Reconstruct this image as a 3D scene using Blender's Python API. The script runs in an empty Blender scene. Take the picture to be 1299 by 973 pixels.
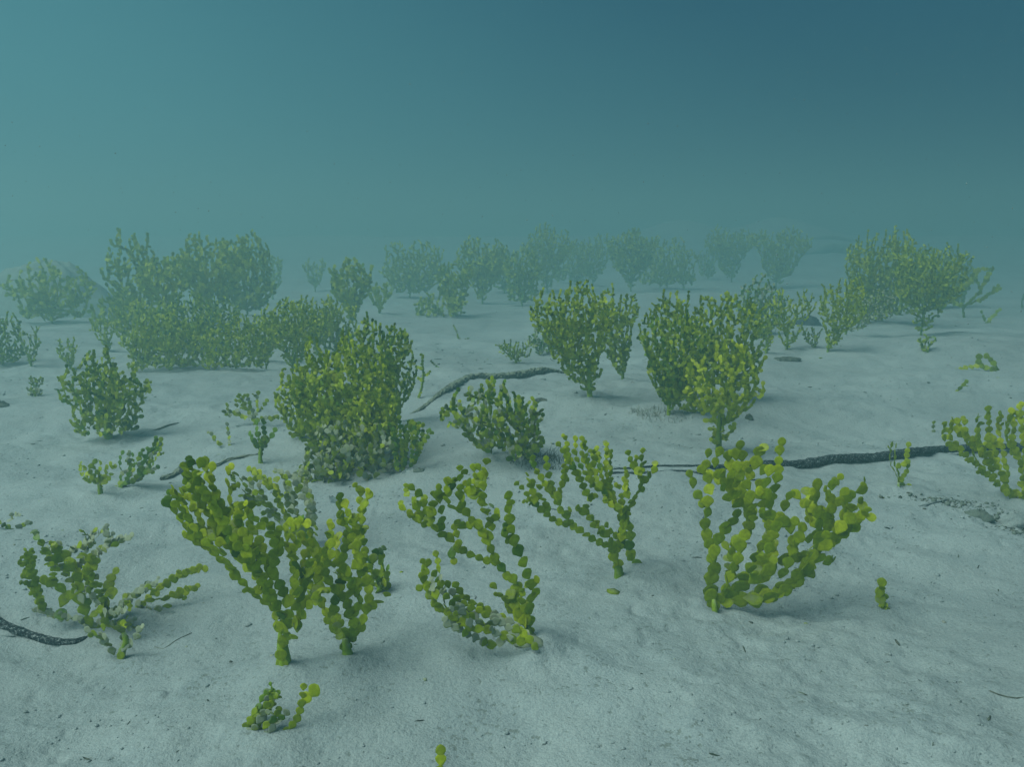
import bpy, math, random
import numpy as np
from mathutils import Vector, Matrix

# ------------------------------------------------------------------ camera, water light, sun, exposure
scene = bpy.context.scene
COL = scene.collection
W, H = 1299.0, 973.0
FPX = 1125.0
CAM_Z = 0.36
PITCH = math.radians(9.6)

cam_d = bpy.data.cameras.new('camera')
cam_d.sensor_width = 36.0
cam_d.lens = 36.0 * FPX / W
cam_d.clip_start = 0.02
cam_d.clip_end = 400.0
cam = bpy.data.objects.new('camera', cam_d)
COL.objects.link(cam)
cam.location = (0, 0, CAM_Z)
cam.rotation_euler = (math.radians(90) - PITCH, 0, 0)
scene.camera = cam

world = bpy.data.worlds.new('World')
scene.world = world
world.use_nodes = True
nt = world.node_tree
nt.nodes.clear()


def N(tree, kind, **kw):
    n = tree.nodes.new(kind)
    for k, v in kw.items():
        if k == 'ins':
            for a, b in v.items():
                n.inputs[a].default_value = b
        else:
            setattr(n, k, v)
    return n


# open water: paler towards one side and the horizon, deep blue the other way; smooth in every direction
tc = N(nt, 'ShaderNodeTexCoord')
dp = N(nt, 'ShaderNodeVectorMath', operation='DOT_PRODUCT')
dp.inputs[1].default_value = (0.80, 0.05, 0.85)
nt.links.new(tc.outputs['Generated'], dp.inputs[0])
mr = N(nt, 'ShaderNodeMapRange', interpolation_type='SMOOTHSTEP')
mr.inputs['From Min'].default_value = -0.30
mr.inputs['From Max'].default_value = 0.52
nt.links.new(dp.outputs['Value'], mr.inputs['Value'])
wn = N(nt, 'ShaderNodeTexNoise', ins={'Scale': 1.7, 'Detail': 2.0, 'Roughness': 0.4})
nt.links.new(tc.outputs['Generated'], wn.inputs['Vector'])
wa = N(nt, 'ShaderNodeMath', operation='MULTIPLY_ADD')
wa.inputs[1].default_value = 0.8
nt.links.new(wn.outputs['Fac'], wa.inputs[0])
ws = N(nt, 'ShaderNodeMath', operation='SUBTRACT', use_clamp=True)
ws.inputs[1].default_value = 0.40
nt.links.new(mr.outputs['Result'], wa.inputs[2])
nt.links.new(wa.outputs[0], ws.inputs[0])
wm = N(nt, 'ShaderNodeMix', data_type='RGBA')
wm.inputs['A'].default_value = (0.045, 0.205, 0.260, 1)
wm.inputs['B'].default_value = (0.003, 0.064, 0.128, 1)
nt.links.new(ws.outputs[0], wm.inputs['Factor'])
bg = N(nt, 'ShaderNodeBackground')
bg.inputs['Strength'].default_value = 1.0
nt.links.new(wm.outputs['Result'], bg.inputs['Color'])
wo = N(nt, 'ShaderNodeOutputWorld')
nt.links.new(bg.outputs[0], wo.inputs['Surface'])

sun_d = bpy.data.lights.new('sun', 'SUN')
sun_d.energy = 4.5
sun_d.angle = math.radians(45)
sun_d.color = (0.86, 1.0, 0.90)
sun = bpy.data.objects.new('sun', sun_d)
COL.objects.link(sun)
SUN_DIR = Vector((0.54, 0.22, -0.80)).normalized()
sun.rotation_euler = SUN_DIR.to_track_quat('-Z', 'Y').to_euler()
sun.location = (-2, 1, 3)

scene.view_settings.view_transform = 'Standard'
scene.view_settings.look = 'None'
scene.view_settings.exposure = 0.0
scene.view_settings.gamma = 1.0
scene.render.engine = 'CYCLES'
cy = scene.cycles
cy.use_denoising = True
cy.max_bounces = 5
cy.diffuse_bounces = 2
cy.glossy_bounces = 1
cy.transmission_bounces = 2
cy.transparent_max_bounces = 4
cy.volume_bounces = 2
cy.caustics_reflective = False
cy.caustics_refractive = False

rng = random.Random(11)
nrng = np.random.default_rng(5)


# ------------------------------------------------------------------ noise and the height of the seabed
def _hash(ix, iy, s):
    h = (ix.astype(np.int64) * 374761393 + iy.astype(np.int64) * 668265263 + s * 1442695041) & 0x7fffffff
    h = ((h ^ (h >> 13)) * 1274126177) & 0x7fffffff
    h = (h ^ (h >> 16)) & 0xffff
    return h / 65535.0


def vnoise(x, y, s=0):
    ix, iy = np.floor(x), np.floor(y)
    fx, fy = x - ix, y - iy
    fx = fx * fx * fx * (fx * (fx * 6 - 15) + 10)
    fy = fy * fy * fy * (fy * (fy * 6 - 15) + 10)
    a, b = _hash(ix, iy, s), _hash(ix + 1, iy, s)
    c, d = _hash(ix, iy + 1, s), _hash(ix + 1, iy + 1, s)
    return (a + (b - a) * fx) * (1 - fy) + (c + (d - c) * fx) * fy


def fbm(x, y, octv=3, s=0, gain=0.5):
    t, amp, tot = 0, 1.0, 0
    for k in range(octv):
        t = t + amp * (vnoise(x * 2 ** k + 7.3 * k, y * 2 ** k - 3.1 * k, s + k) - 0.5)
        tot += amp
        amp *= gain
    return t / tot * 2


def gauss(x, y, cx, cy, rx, ry):
    return np.exp(-(((x - cx) / rx) ** 2 + ((y - cy) / ry) ** 2))


MOUNDS = [  # x, y, rx, ry, height
    (2.98, 16.0, 0.66, 1.5, 0.30), (4.72, 15.8, 0.80, 1.5, 0.36),
    (-0.36, 1.45, 0.30, 0.14, 0.020), (0.02, 1.30, 0.22, 0.12, 0.022), (-0.55, 0.92, 0.28, 0.10, 0.014),
    (-0.75, 1.75, 0.40, 0.16, 0.022), (-0.9, 2.2, 0.5, 0.2, 0.03), (1.2, 2.6, 0.7, 0.3, 0.04), (0.5, 1.8, 0.4, 0.15, 0.018),
    (-0.15, 0.64, 0.20, 0.07, 0.006), (0.36, 0.95, 0.30, 0.10, 0.008), (1.55, 4.3, 0.5, 0.3, 0.06), (0.9, 5.4, 0.8, 0.4, 0.05)]


_k = np.array([1.8, 3.0, 4.4, 5.6, 7.0, 9.0, 11.0, 13.5, 16.0])
_v = np.array([0.0, -0.012, -0.045, -0.068, -0.080, -0.050, 0.040, 0.17, 0.30])
GY = np.linspace(1.8, 16.0, 200)
GZ = np.interp(GY, _k, _v)
for _ in range(60):
    GZ[1:-1] = (GZ[:-2] + 2 * GZ[1:-1] + GZ[2:]) / 4


def ground(x, y, fine=True):
    x = np.asarray(x, float)
    y = np.asarray(y, float)
    # a shallow dip, then a long rise to a crest about sixteen metres off, then away into deeper water
    t = np.clip(y, 1.8, 16.0)
    z = np.interp(t, GY, GZ)
    over = np.clip(y - 16.0, 0, None)
    z = z + 0.045 * over - 0.09 * (np.sqrt(over * over + 1.0) - 1.0)
    z = np.maximum(z, -1.6 + 0.1 * vnoise(x * 0.3, y * 0.3, 9))
    z = z + 0.030 * fbm(x * 0.9 + 3, y * 1.3, 2, 21) + 0.016 * fbm(x * 3.1, y * 4.3 + 1, 2, 31)
    for cx, cy_, rx, ry, h in MOUNDS:
        z = z + h * gauss(x, y, cx, cy_, rx, ry)
    # sunken rubble patch by the edge
    z = z - 0.018 * gauss(x, y, 0.70, 1.08, 0.13, 0.07)
    if fine:
        near = np.clip(1.6 - y * 0.22, 0.15, 1)
        z = z + near * 0.0075 * fbm(x * 13, y * 17, 3, 41)
        r = fbm(x * 45, y * 60, 3, 51, 0.6)
        patch = np.clip(vnoise(x * 4 + 3, y * 5, 61) * 2 - 0.7, 0, 1)
        z = z + near * (0.0012 + 0.0030 * patch) * r
        pit = np.clip(vnoise(x * 70, y * 80, 71) - 0.80, 0, 1) * np.clip(vnoise(x * 6, y * 8, 62) * 2.2 - 0.9, 0, 1)
        z = z - near * 0.022 * pit
        rub = gauss(x, y, 0.69, 1.08, 0.13, 0.065) + 0.8 * gauss(x, y, 0.53, 1.16, 0.06, 0.02)
        z = z + 0.010 * rub * fbm(x * 40, y * 40, 3, 81, 0.7)
    return z


CP, SP = math.cos(PITCH), math.sin(PITCH)


def ray(px, py):
    u, v = (px - W / 2) / FPX, (H / 2 - py) / FPX
    return np.array([u, CP + v * SP, -SP + v * CP])


def hit(px, py):
    """point of the seabed seen through a pixel of the photograph"""
    d = ray(px, py)
    t = np.linspace(0.3, 20, 5000)
    g = ground(d[0] * t, d[1] * t, False)
    below = (CAM_Z + d[2] * t) < g
    k = int(np.argmax(below)) if below.any() else len(t) - 1
    a, b = t[max(k - 1, 0)], t[k]
    for _ in range(12):
        m = 0.5 * (a + b)
        if CAM_Z + d[2] * m < float(ground(d[0] * m, d[1] * m, False)):
            b = m
        else:
            a = m
    x, y = d[0] * b, d[1] * b
    return Vector((x, y, float(ground(x, y, True))))


def at_depth(px, py, Y):
    d = ray(px, py)
    t = Y / d[1]
    return Vector((d[0] * t, Y, CAM_Z + d[2] * t))


# ------------------------------------------------------------------ materials
def mat(name):
    m = bpy.data.materials.new(name)
    m.use_nodes = True
    m.node_tree.nodes.clear()
    return m, m.node_tree


def ramp(t, pts):
    r = t.nodes.new('ShaderNodeValToRGB')
    e = r.color_ramp.elements
    while len(e) < len(pts):
        e.new(0.5)
    for i, (p, c) in enumerate(pts):
        e[i].position = p
        e[i].color = (*c, 1)
    return r


def mixc(t, fac, a, b):
    m = t.nodes.new('ShaderNodeMix')
    m.data_type = 'RGBA'
    for sock, v in ((m.inputs['Factor'], fac), (m.inputs['A'], a), (m.inputs['B'], b)):
        if isinstance(v, (int, float)):
            sock.default_value = v
        elif isinstance(v, tuple):
            sock.default_value = (*v, 1)
        else:
            t.links.new(v, sock)
    return m.outputs['Result']


def sand_material(name, base, dark, speck=1.0):
    m, t = mat(name)
    g = N(t, 'ShaderNodeTexCoord')
    co = g.outputs['Object']

    def noise(sc, det, rough=0.55):
        n = N(t, 'ShaderNodeTexNoise', ins={'Scale': sc, 'Detail': det, 'Roughness': rough})
        t.links.new(co, n.inputs['Vector'])
        return n.outputs['Fac']
    big = noise(2.2, 3)
    mid = noise(14, 4)
    fin = noise(170, 3, 0.7)
    gra = noise(620, 2, 0.7)
    r1 = ramp(t, [(0.36, tuple(c * 0.86 for c in base)), (0.62, tuple(c * 1.07 for c in base))])
    t.links.new(big, r1.inputs[0])
    r2 = ramp(t, [(0.32, (0.92, 0.93, 0.93)), (0.62, (1.03, 1.02, 1.0))])
    t.links.new(mid, r2.inputs[0])
    mu = N(t, 'ShaderNodeMix', data_type='RGBA', blend_type='MULTIPLY')
    mu.inputs['Factor'].default_value = 1
    t.links.new(r1.outputs[0], mu.inputs['A'])
    t.links.new(r2.outputs[0], mu.inputs['B'])
    # dark organic specks, denser in patches
    sp = N(t, 'ShaderNodeMath', operation='MULTIPLY_ADD')
    sp.inputs[1].default_value = 0.30
    t.links.new(mid, sp.inputs[0])
    t.links.new(fin, sp.inputs[2])
    r3 = ramp(t, [(0.34 + 0.13 * speck, (1, 1, 1)), (0.41 + 0.13 * speck, (0, 0, 0))])
    r3.color_ramp.elements[0].color = (0.85 * speck, 0.85 * speck, 0.85 * speck, 1)
    t.links.new(sp.outputs[0], r3.inputs[0])
    c = mixc(t, r3.outputs[0], mu.outputs['Result'], dark)
    r4 = ramp(t, [(0.30, (0.70, 0.72, 0.74)), (0.62, (1.12, 1.10, 1.06))])
    t.links.new(gra, r4.inputs[0])
    mg = N(t, 'ShaderNodeMix', data_type='RGBA', blend_type='MULTIPLY')
    mg.inputs['Factor'].default_value = 0.8
    t.links.new(c, mg.inputs['A'])
    t.links.new(r4.outputs[0], mg.inputs['B'])
    p = N(t, 'ShaderNodeBsdfPrincipled', ins={'Roughness': 0.95})
    p.inputs['Specular IOR Level'].default_value = 0.1
    t.links.new(mg.outputs['Result'], p.inputs['Base Color'])
    b1 = N(t, 'ShaderNodeBump', ins={'Strength': 0.55, 'Distance': 0.004})
    t.links.new(fin, b1.inputs['Height'])
    b2 = N(t, 'ShaderNodeBump', ins={'Strength': 0.5, 'Distance': 0.0012})
    t.links.new(gra, b2.inputs['Height'])
    t.links.new(b1.outputs[0], b2.inputs['Normal'])
    t.links.new(b2.outputs[0], p.inputs['Normal'])
    o = N(t, 'ShaderNodeOutputMaterial')
    t.links.new(p.outputs[0], o.inputs['Surface'])
    return m


def alga_material(name, base, var, silt=0.0, transl=0.35, rough=0.55):
    """segment of a green alga: colour varies from one segment to the next, silt settles on what faces up"""
    m, t = mat(name)
    g = N(t, 'ShaderNodeNewGeometry')
    oi = N(t, 'ShaderNodeObjectInfo')
    tcn = N(t, 'ShaderNodeTexCoord')
    ad = N(t, 'ShaderNodeMath', operation='ADD')
    t.links.new(g.outputs['Random Per Island'], ad.inputs[0])
    t.links.new(oi.outputs['Random'], ad.inputs[1])
    fr = N(t, 'ShaderNodeMath', operation='FRACT')
    t.links.new(ad.outputs[0], fr.inputs[0])
    r = ramp(t, [(0.0, tuple(c * (1 - var) for c in base)), (0.55, base), (1.0, tuple(min(c * (1 + var), 1) for c in base))])
    r.color_ramp.elements[2].color = (base[0] * (1 + var * 1.5), base[1] * (1 + var), base[2] * (1 + var), 1)
    t.links.new(fr.outputs[0], r.inputs[0])
    n = N(t, 'ShaderNodeTexNoise', ins={'Scale': 260.0, 'Detail': 3.0, 'Roughness': 0.6})
    t.links.new(g.outputs['Position'], n.inputs['Vector'])
    rn = ramp(t, [(0.3, (0.72, 0.74, 0.7)), (0.7, (1.15, 1.12, 1.1))])
    t.links.new(n.outputs['Fac'], rn.inputs[0])
    mu = N(t, 'ShaderNodeMix', data_type='RGBA', blend_type='MULTIPLY')
    mu.inputs['Factor'].default_value = 1
    t.links.new(r.outputs[0], mu.inputs['A'])
    t.links.new(rn.outputs[0], mu.inputs['B'])
    # silt by upward facing and noise
    sx = N(t, 'ShaderNodeSeparateXYZ')
    t.links.new(g.outputs['Normal'], sx.inputs[0])
    n2 = N(t, 'ShaderNodeTexNoise', ins={'Scale': 90.0, 'Detail': 4.0, 'Roughness': 0.7})
    t.links.new(g.outputs['Position'], n2.inputs['Vector'])
    a2 = N(t, 'ShaderNodeMath', operation='MULTIPLY_ADD')
    a2.inputs[1].default_value = 0.35
    t.links.new(sx.outputs['Z'], a2.inputs[0])
    t.links.new(n2.outputs['Fac'], a2.inputs[2])
    rs = ramp(t, [(0.78 - 0.52 * silt, (0, 0, 0)), (0.95 - 0.48 * silt, (1, 1, 1))])
    k = 0.45 + 0.5 * silt
    rs.color_ramp.elements[1].color = (k, k, k, 1)
    t.links.new(a2.outputs[0], rs.inputs[0])
    c = mixc(t, rs.outputs[0], mu.outputs['Result'], (0.30, 0.33, 0.24))
    p = N(t, 'ShaderNodeBsdfPrincipled', ins={'Roughness': rough})
    p.inputs['Specular IOR Level'].default_value = 0.25
    t.links.new(c, p.inputs['Base Color'])
    b = N(t, 'ShaderNodeBump', ins={'Strength': 0.35, 'Distance': 0.0006})
    t.links.new(n.outputs['Fac'], b.inputs['Height'])
    t.links.new(b.outputs[0], p.inputs['Normal'])
    tl = N(t, 'ShaderNodeBsdfTranslucent')
    t.links.new(c, tl.inputs['Color'])
    ms = N(t, 'ShaderNodeMixShader', ins={'Fac': transl * (1 - 0.5 * silt)})
    t.links.new(p.outputs[0], ms.inputs[1])
    t.links.new(tl.outputs[0], ms.inputs[2])
    o = N(t, 'ShaderNodeOutputMaterial')
    t.links.new(ms.outputs[0], o.inputs['Surface'])
    return m


def plain_material(name, c1, c2, scale, bump=0.002, thr=(0.42, 0.60), rough=0.9):
    m, t = mat(name)
    g = N(t, 'ShaderNodeTexCoord')
    n = N(t, 'ShaderNodeTexNoise', ins={'Scale': scale, 'Detail': 4.0, 'Roughness': 0.7})
    t.links.new(g.outputs['Object'], n.inputs['Vector'])
    r = ramp(t, [(thr[0], c1), (thr[1], c2)])
    t.links.new(n.outputs['Fac'], r.inputs[0])
    p = N(t, 'ShaderNodeBsdfPrincipled', ins={'Roughness': rough})
    p.inputs['Specular IOR Level'].default_value = 0.15
    t.links.new(r.outputs[0], p.inputs['Base Color'])
    b = N(t, 'ShaderNodeBump', ins={'Strength': 0.8, 'Distance': bump})
    t.links.new(n.outputs['Fac'], b.inputs['Height'])
    t.links.new(b.outputs[0], p.inputs['Normal'])
    o = N(t, 'ShaderNodeOutputMaterial')
    t.links.new(p.outputs[0], o.inputs['Surface'])
    return m


M_SAND = sand_material('pale_silty_sand', (0.275, 0.318, 0.330), (0.15, 0.175, 0.165))
M_CRUMB = sand_material('sand_crumb', (0.245, 0.285, 0.290), (0.08, 0.10, 0.08), 0.6)
M_RUBBLE = sand_material('dark_rubble', (0.13, 0.16, 0.14), (0.04, 0.05, 0.05), 1.0)
ALGA = {
    'young': alga_material('alga_young', (0.54, 0.62, 0.010), 0.16, 0.08, 0.56),
    'mid': alga_material('alga_mid', (0.47, 0.57, 0.004), 0.18, 0.12, 0.56),
    'old': alga_material('alga_old', (0.37, 0.48, 0.004), 0.20, 0.18, 0.54),
    'dark': alga_material('alga_dark', (0.15, 0.28, 0.008), 0.30, 0.20, 0.40),
    'silted': alga_material('alga_silted', (0.24, 0.29, 0.03), 0.35, 0.85, 0.20, 0.8),
}
ALGA_LIST = ['young', 'mid', 'old', 'dark', 'silted']
M_STALK = alga_material('alga_stalk', (0.17, 0.27, 0.012), 0.3, 0.3, 0.05, 0.85)
M_MOUND = sand_material('mound_sediment', (0.23, 0.28, 0.265), (0.06, 0.08, 0.07), 0.7)
M_STICK = plain_material('speckled_dark_bark', (0.008, 0.014, 0.018), (0.26, 0.30, 0.30), 420, 0.002, (0.52, 0.66))
M_STICK2 = alga_material('silty_bark', (0.034, 0.045, 0.036), 0.5, 0.20, 0.0, 0.9)
M_TUFT = plain_material('fuzzy_turf', (0.035, 0.05, 0.035), (0.10, 0.12, 0.09), 120)
M_TUFT_PALE = plain_material('pale_turf', (0.14, 0.16, 0.13), (0.26, 0.27, 0.22), 120)
M_SHELL = plain_material('white_shell', (0.55, 0.56, 0.54), (0.85, 0.85, 0.82), 90, 0.0004)
M_DEBRIS = plain_material('dark_litter', (0.03, 0.04, 0.035), (0.12, 0.13, 0.10), 150)


# ------------------------------------------------------------------ object helpers
def tag(o, label=None, cat=None, group=None, kind=None):
    if label:
        o['label'] = label
    if cat:
        o['category'] = cat
    if group:
        o['group'] = group
    if kind:
        o['kind'] = kind
    return o


def mesh_obj(name, verts, faces, mats, parent=None, midx=None, smooth=True):
    me = bpy.data.meshes.new(name)
    me.from_pydata([tuple(v) for v in verts], [], faces)
    for m in (mats if isinstance(mats, (list, tuple)) else [mats]):
        me.materials.append(m)
    if midx is not None:
        me.polygons.foreach_set('material_index', midx)
    if smooth:
        me.polygons.foreach_set('use_smooth', [True] * len(me.polygons))
    me.update()
    o = bpy.data.objects.new(name, me)
    COL.objects.link(o)
    if parent is not None:
        o.parent = parent
    return o


def tri_mesh(name, V, F, mats, midx=None, parent=None, smooth=True):
    """fast mesh from numpy triangles"""
    me = bpy.data.meshes.new(name)
    me.vertices.add(len(V))
    me.vertices.foreach_set('co', np.ascontiguousarray(V, np.float32).ravel())
    me.loops.add(F.size)
    me.loops.foreach_set('vertex_index', np.ascontiguousarray(F, np.int32).ravel())
    me.polygons.add(len(F))
    me.polygons.foreach_set('loop_start', np.arange(0, F.size, F.shape[1], dtype=np.int32))
    for m in (mats if isinstance(mats, (list, tuple)) else [mats]):
        me.materials.append(m)
    if midx is not None:
        me.polygons.foreach_set('material_index', np.ascontiguousarray(midx, np.int32))
    me.polygons.foreach_set('use_smooth', np.full(len(F), smooth))
    me.update(calc_edges=True)
    me.validate()
    o = bpy.data.objects.new(name, me)
    COL.objects.link(o)
    if parent is not None:
        o.parent = parent
    return o


def empty(name, loc):
    o = bpy.data.objects.new(name, None)
    o.empty_display_size = 0.02
    COL.objects.link(o)
    o.location = loc
    return o


def tube(path, radii, sides=8, flat=1.0, rough=0.12, seed=0):
    """tapered, slightly knobbly tube along a list of points -> verts, faces"""
    r = random.Random(seed)
    V, F = [], []
    n = len(path)
    for i, p in enumerate(path):
        a = path[max(i - 1, 0)]
        b = path[min(i + 1, n - 1)]
        t = (b - a).normalized()
        up = Vector((0, 0, 1)) if abs(t.z) < 0.9 else Vector((0, 1, 0))
        s = t.cross(up).normalized()
        u = s.cross(t)
        for k in range(sides):
            an = 2 * math.pi * k / sides
            rr = radii[i] * (1 + r.uniform(-rough, rough) + (0.04 * math.sin(i * 0.37 + seed + 1.3 * math.sin(i * .11)) * math.cos(an + i * .09) if sides > 8 else 0))
            V.append(p + s * math.cos(an) * rr + u * math.sin(an) * rr * flat)
    for i in range(n - 1):
        for k in range(sides):
            k2 = (k + 1) % sides
            F.append((i * sides + k, i * sides + k2, (i + 1) * sides + k2, (i + 1) * sides + k))
    F.append(tuple(range(sides - 1, -1, -1)))
    F.append(tuple((n - 1) * sides + k for k in range(sides)))
    return V, F


def resample(pts, step):
    """points (tuples or Vectors) every step along a smoothed polyline"""
    P = [np.array(p, float) for p in pts]
    if len(P) > 2:
        Q = []
        for i in range(len(P) - 1):
            p0, p1, p2, p3 = P[max(i - 1, 0)], P[i], P[i + 1], P[min(i + 2, len(P) - 1)]
            for s in np.linspace(0, 1, 7)[:-1]:
                Q.append(0.5 * ((2 * p1) + (-p0 + p2) * s + (2 * p0 - 5 * p1 + 4 * p2 - p3) * s * s
                                + (-p0 + 3 * p1 - 3 * p2 + p3) * s ** 3))
        Q.append(P[-1])
        P = Q
    P = np.array(P)
    d = np.concatenate([[0], np.cumsum(np.linalg.norm(np.diff(P, axis=0), axis=1))])
    n = max(2, int(round(d[-1] / step)) + 1)
    s = np.linspace(0, d[-1], n)
    return np.stack([np.interp(s, d, P[:, k]) for k in range(P.shape[1])], 1)


# ------------------------------------------------------------------ the segment of the alga
def segment_template(n, seed, rings):
    """a flat calcified disc: grows from the origin along +Y to 1, about 1.1 wide, thickness +-0.5 in Z"""
    r = random.Random(seed)
    wid = r.uniform(0.98, 1.14)
    lobes = r.uniform(0.02, 0.13)
    ph = r.uniform(-0.5, 0.5)
    rim = []
    for k in range(n):
        a = 2 * math.pi * (k + 0.5) / n - math.pi / 2     # starts at the foot
        x, y = math.cos(a), math.sin(a)
        up = 0.5 * (1 + y)
        rad = 1.0 + lobes * up * math.cos(3 * a + ph + math.pi / 2)
        wx = wid * 0.5 * (0.50 + 0.50 * min(1.0, up * 1.7)) * rad * (1 + r.uniform(-0.07, 0.07))
        yy = 0.5 + y * 0.5 * rad
        if up < 0.12:
            yy -= 0.10                       # the short neck that joins it to the segment below
            wx *= 0.8
        rim.append((x * wx, yy))
    V, F = [], []
    if rings:
        for z, sc in ((0.50, 0.74), (0.0, 1.0)):
            for (x, y) in rim:
                V.append((x * sc, 0.5 + (y - 0.5) * sc, z * 0.85))
        c1 = len(V)
        V.append((0, 0.5, 0.46))
        V.append((0, 0.5, -0.42))
        for k in range(n):
            j = (k + 1) % n
            F += [(c1, k, j), (k, n + k, n + j), (k, n + j, j),
                  (c1 + 1, n + j, n + k)]
    else:
        V = [(x, y, 0.0) for x, y in rim] + [(0, 0.52, 0.5), (0, 0.52, -0.5)]
        for k in range(n):
            j = (k + 1) % n
            F += [(n, k, j), (n + 1, j, k)]
    return np.array(V, float), np.array(F, int)


SEG_HI = []
for i in range(6):
    V_, F_ = segment_template(11, 100 + i, True)
    SEG_HI.append((V_, F_))
SEG_LO = [segment_template(8, 200 + i, False) for i in range(6)]
SEG_MESH = {}


def seg_mesh(i, kind):
    if (i, kind) not in SEG_MESH:
        V_, F_ = SEG_HI[i]
        me = bpy.data.meshes.new('segment')
        me.from_pydata(V_.tolist(), [], F_.tolist())
        me.materials.append(ALGA[kind])
        me.update()
        SEG_MESH[(i, kind)] = me
    return SEG_MESH[(i, kind)]


class Seg:
    __slots__ = ('p', 'd', 'n', 'w', 'l', 't', 'k')

    def __init__(s, p, d, n, w, l, k, t=None):
        s.p, s.w, s.l, s.k = np.array(p, float), w, l, k
        d = np.array(d, float)
        s.d = d / (np.linalg.norm(d) + 1e-9)
        n = np.array(n, float)
        n = n - s.d * (n @ s.d)
        s.n = n / (np.linalg.norm(n) + 1e-9)
        s.t = t if t else max(0.0008, 0.075 * w)


def joined(name, segs, origin, parent, lo=True):
    """all segments of one plant as a single part"""
    T = SEG_LO if lo else SEG_HI
    Vs, Fs, Ms, off = [], [], [], 0
    for q, s in enumerate(segs):
        V_, F_ = T[q % 6]
        x = np.cross(s.d, s.n)
        R = np.stack([x * s.w, s.d * s.l, s.n * s.t])
        Vs.append(V_ @ R + (s.p - origin))
        Fs.append(F_ + off)
        Ms.append(np.full(len(F_), ALGA_LIST.index(s.k)))
        off += len(V_)
    o = tri_mesh(name, np.concatenate(Vs), np.concatenate(Fs), [ALGA[k] for k in ALGA_LIST], np.concatenate(Ms), parent, smooth=False)
    o['kind'] = 'stuff'
    return o


def individuals(segs, origin, parent, most=300):
    """each segment its own object; past the limit the smallest are joined"""
    order = sorted(range(len(segs)), key=lambda i: -segs[i].w * segs[i].l)
    keep, rest = order[:most], order[most:]
    for q in keep:
        s = segs[q]
        x = np.cross(s.d, s.n)
        M = Matrix(((x[0] * s.w, s.d[0] * s.l, s.n[0] * s.t, s.p[0] - origin[0]),
                    (x[1] * s.w, s.d[1] * s.l, s.n[1] * s.t, s.p[1] - origin[1]),
                    (x[2] * s.w, s.d[2] * s.l, s.n[2] * s.t, s.p[2] - origin[2]),
                    (0, 0, 0, 1)))
        o = bpy.data.objects.new('segment', seg_mesh(q % 6, s.k))
        COL.objects.link(o)
        o.parent = parent
        o.matrix_basis = M
    if rest:
        joined('small_segments', [segs[i] for i in rest], origin, parent)


def stalk_part(root, origin, pts, r0, r1, seed=0, name='stalk', m=None):
    V, F = tube([Vector(p) - Vector(origin) for p in pts], list(np.linspace(r0, r1, len(pts))), 7, 1.0, 0.22, seed)
    return mesh_obj(name, V, F, m or M_STALK, root)


FEET = []        # where plants are rooted: sand heaps round them and dropped segments gather
GROUP = 'green calcified algae growing on the sandy seabed'


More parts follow.
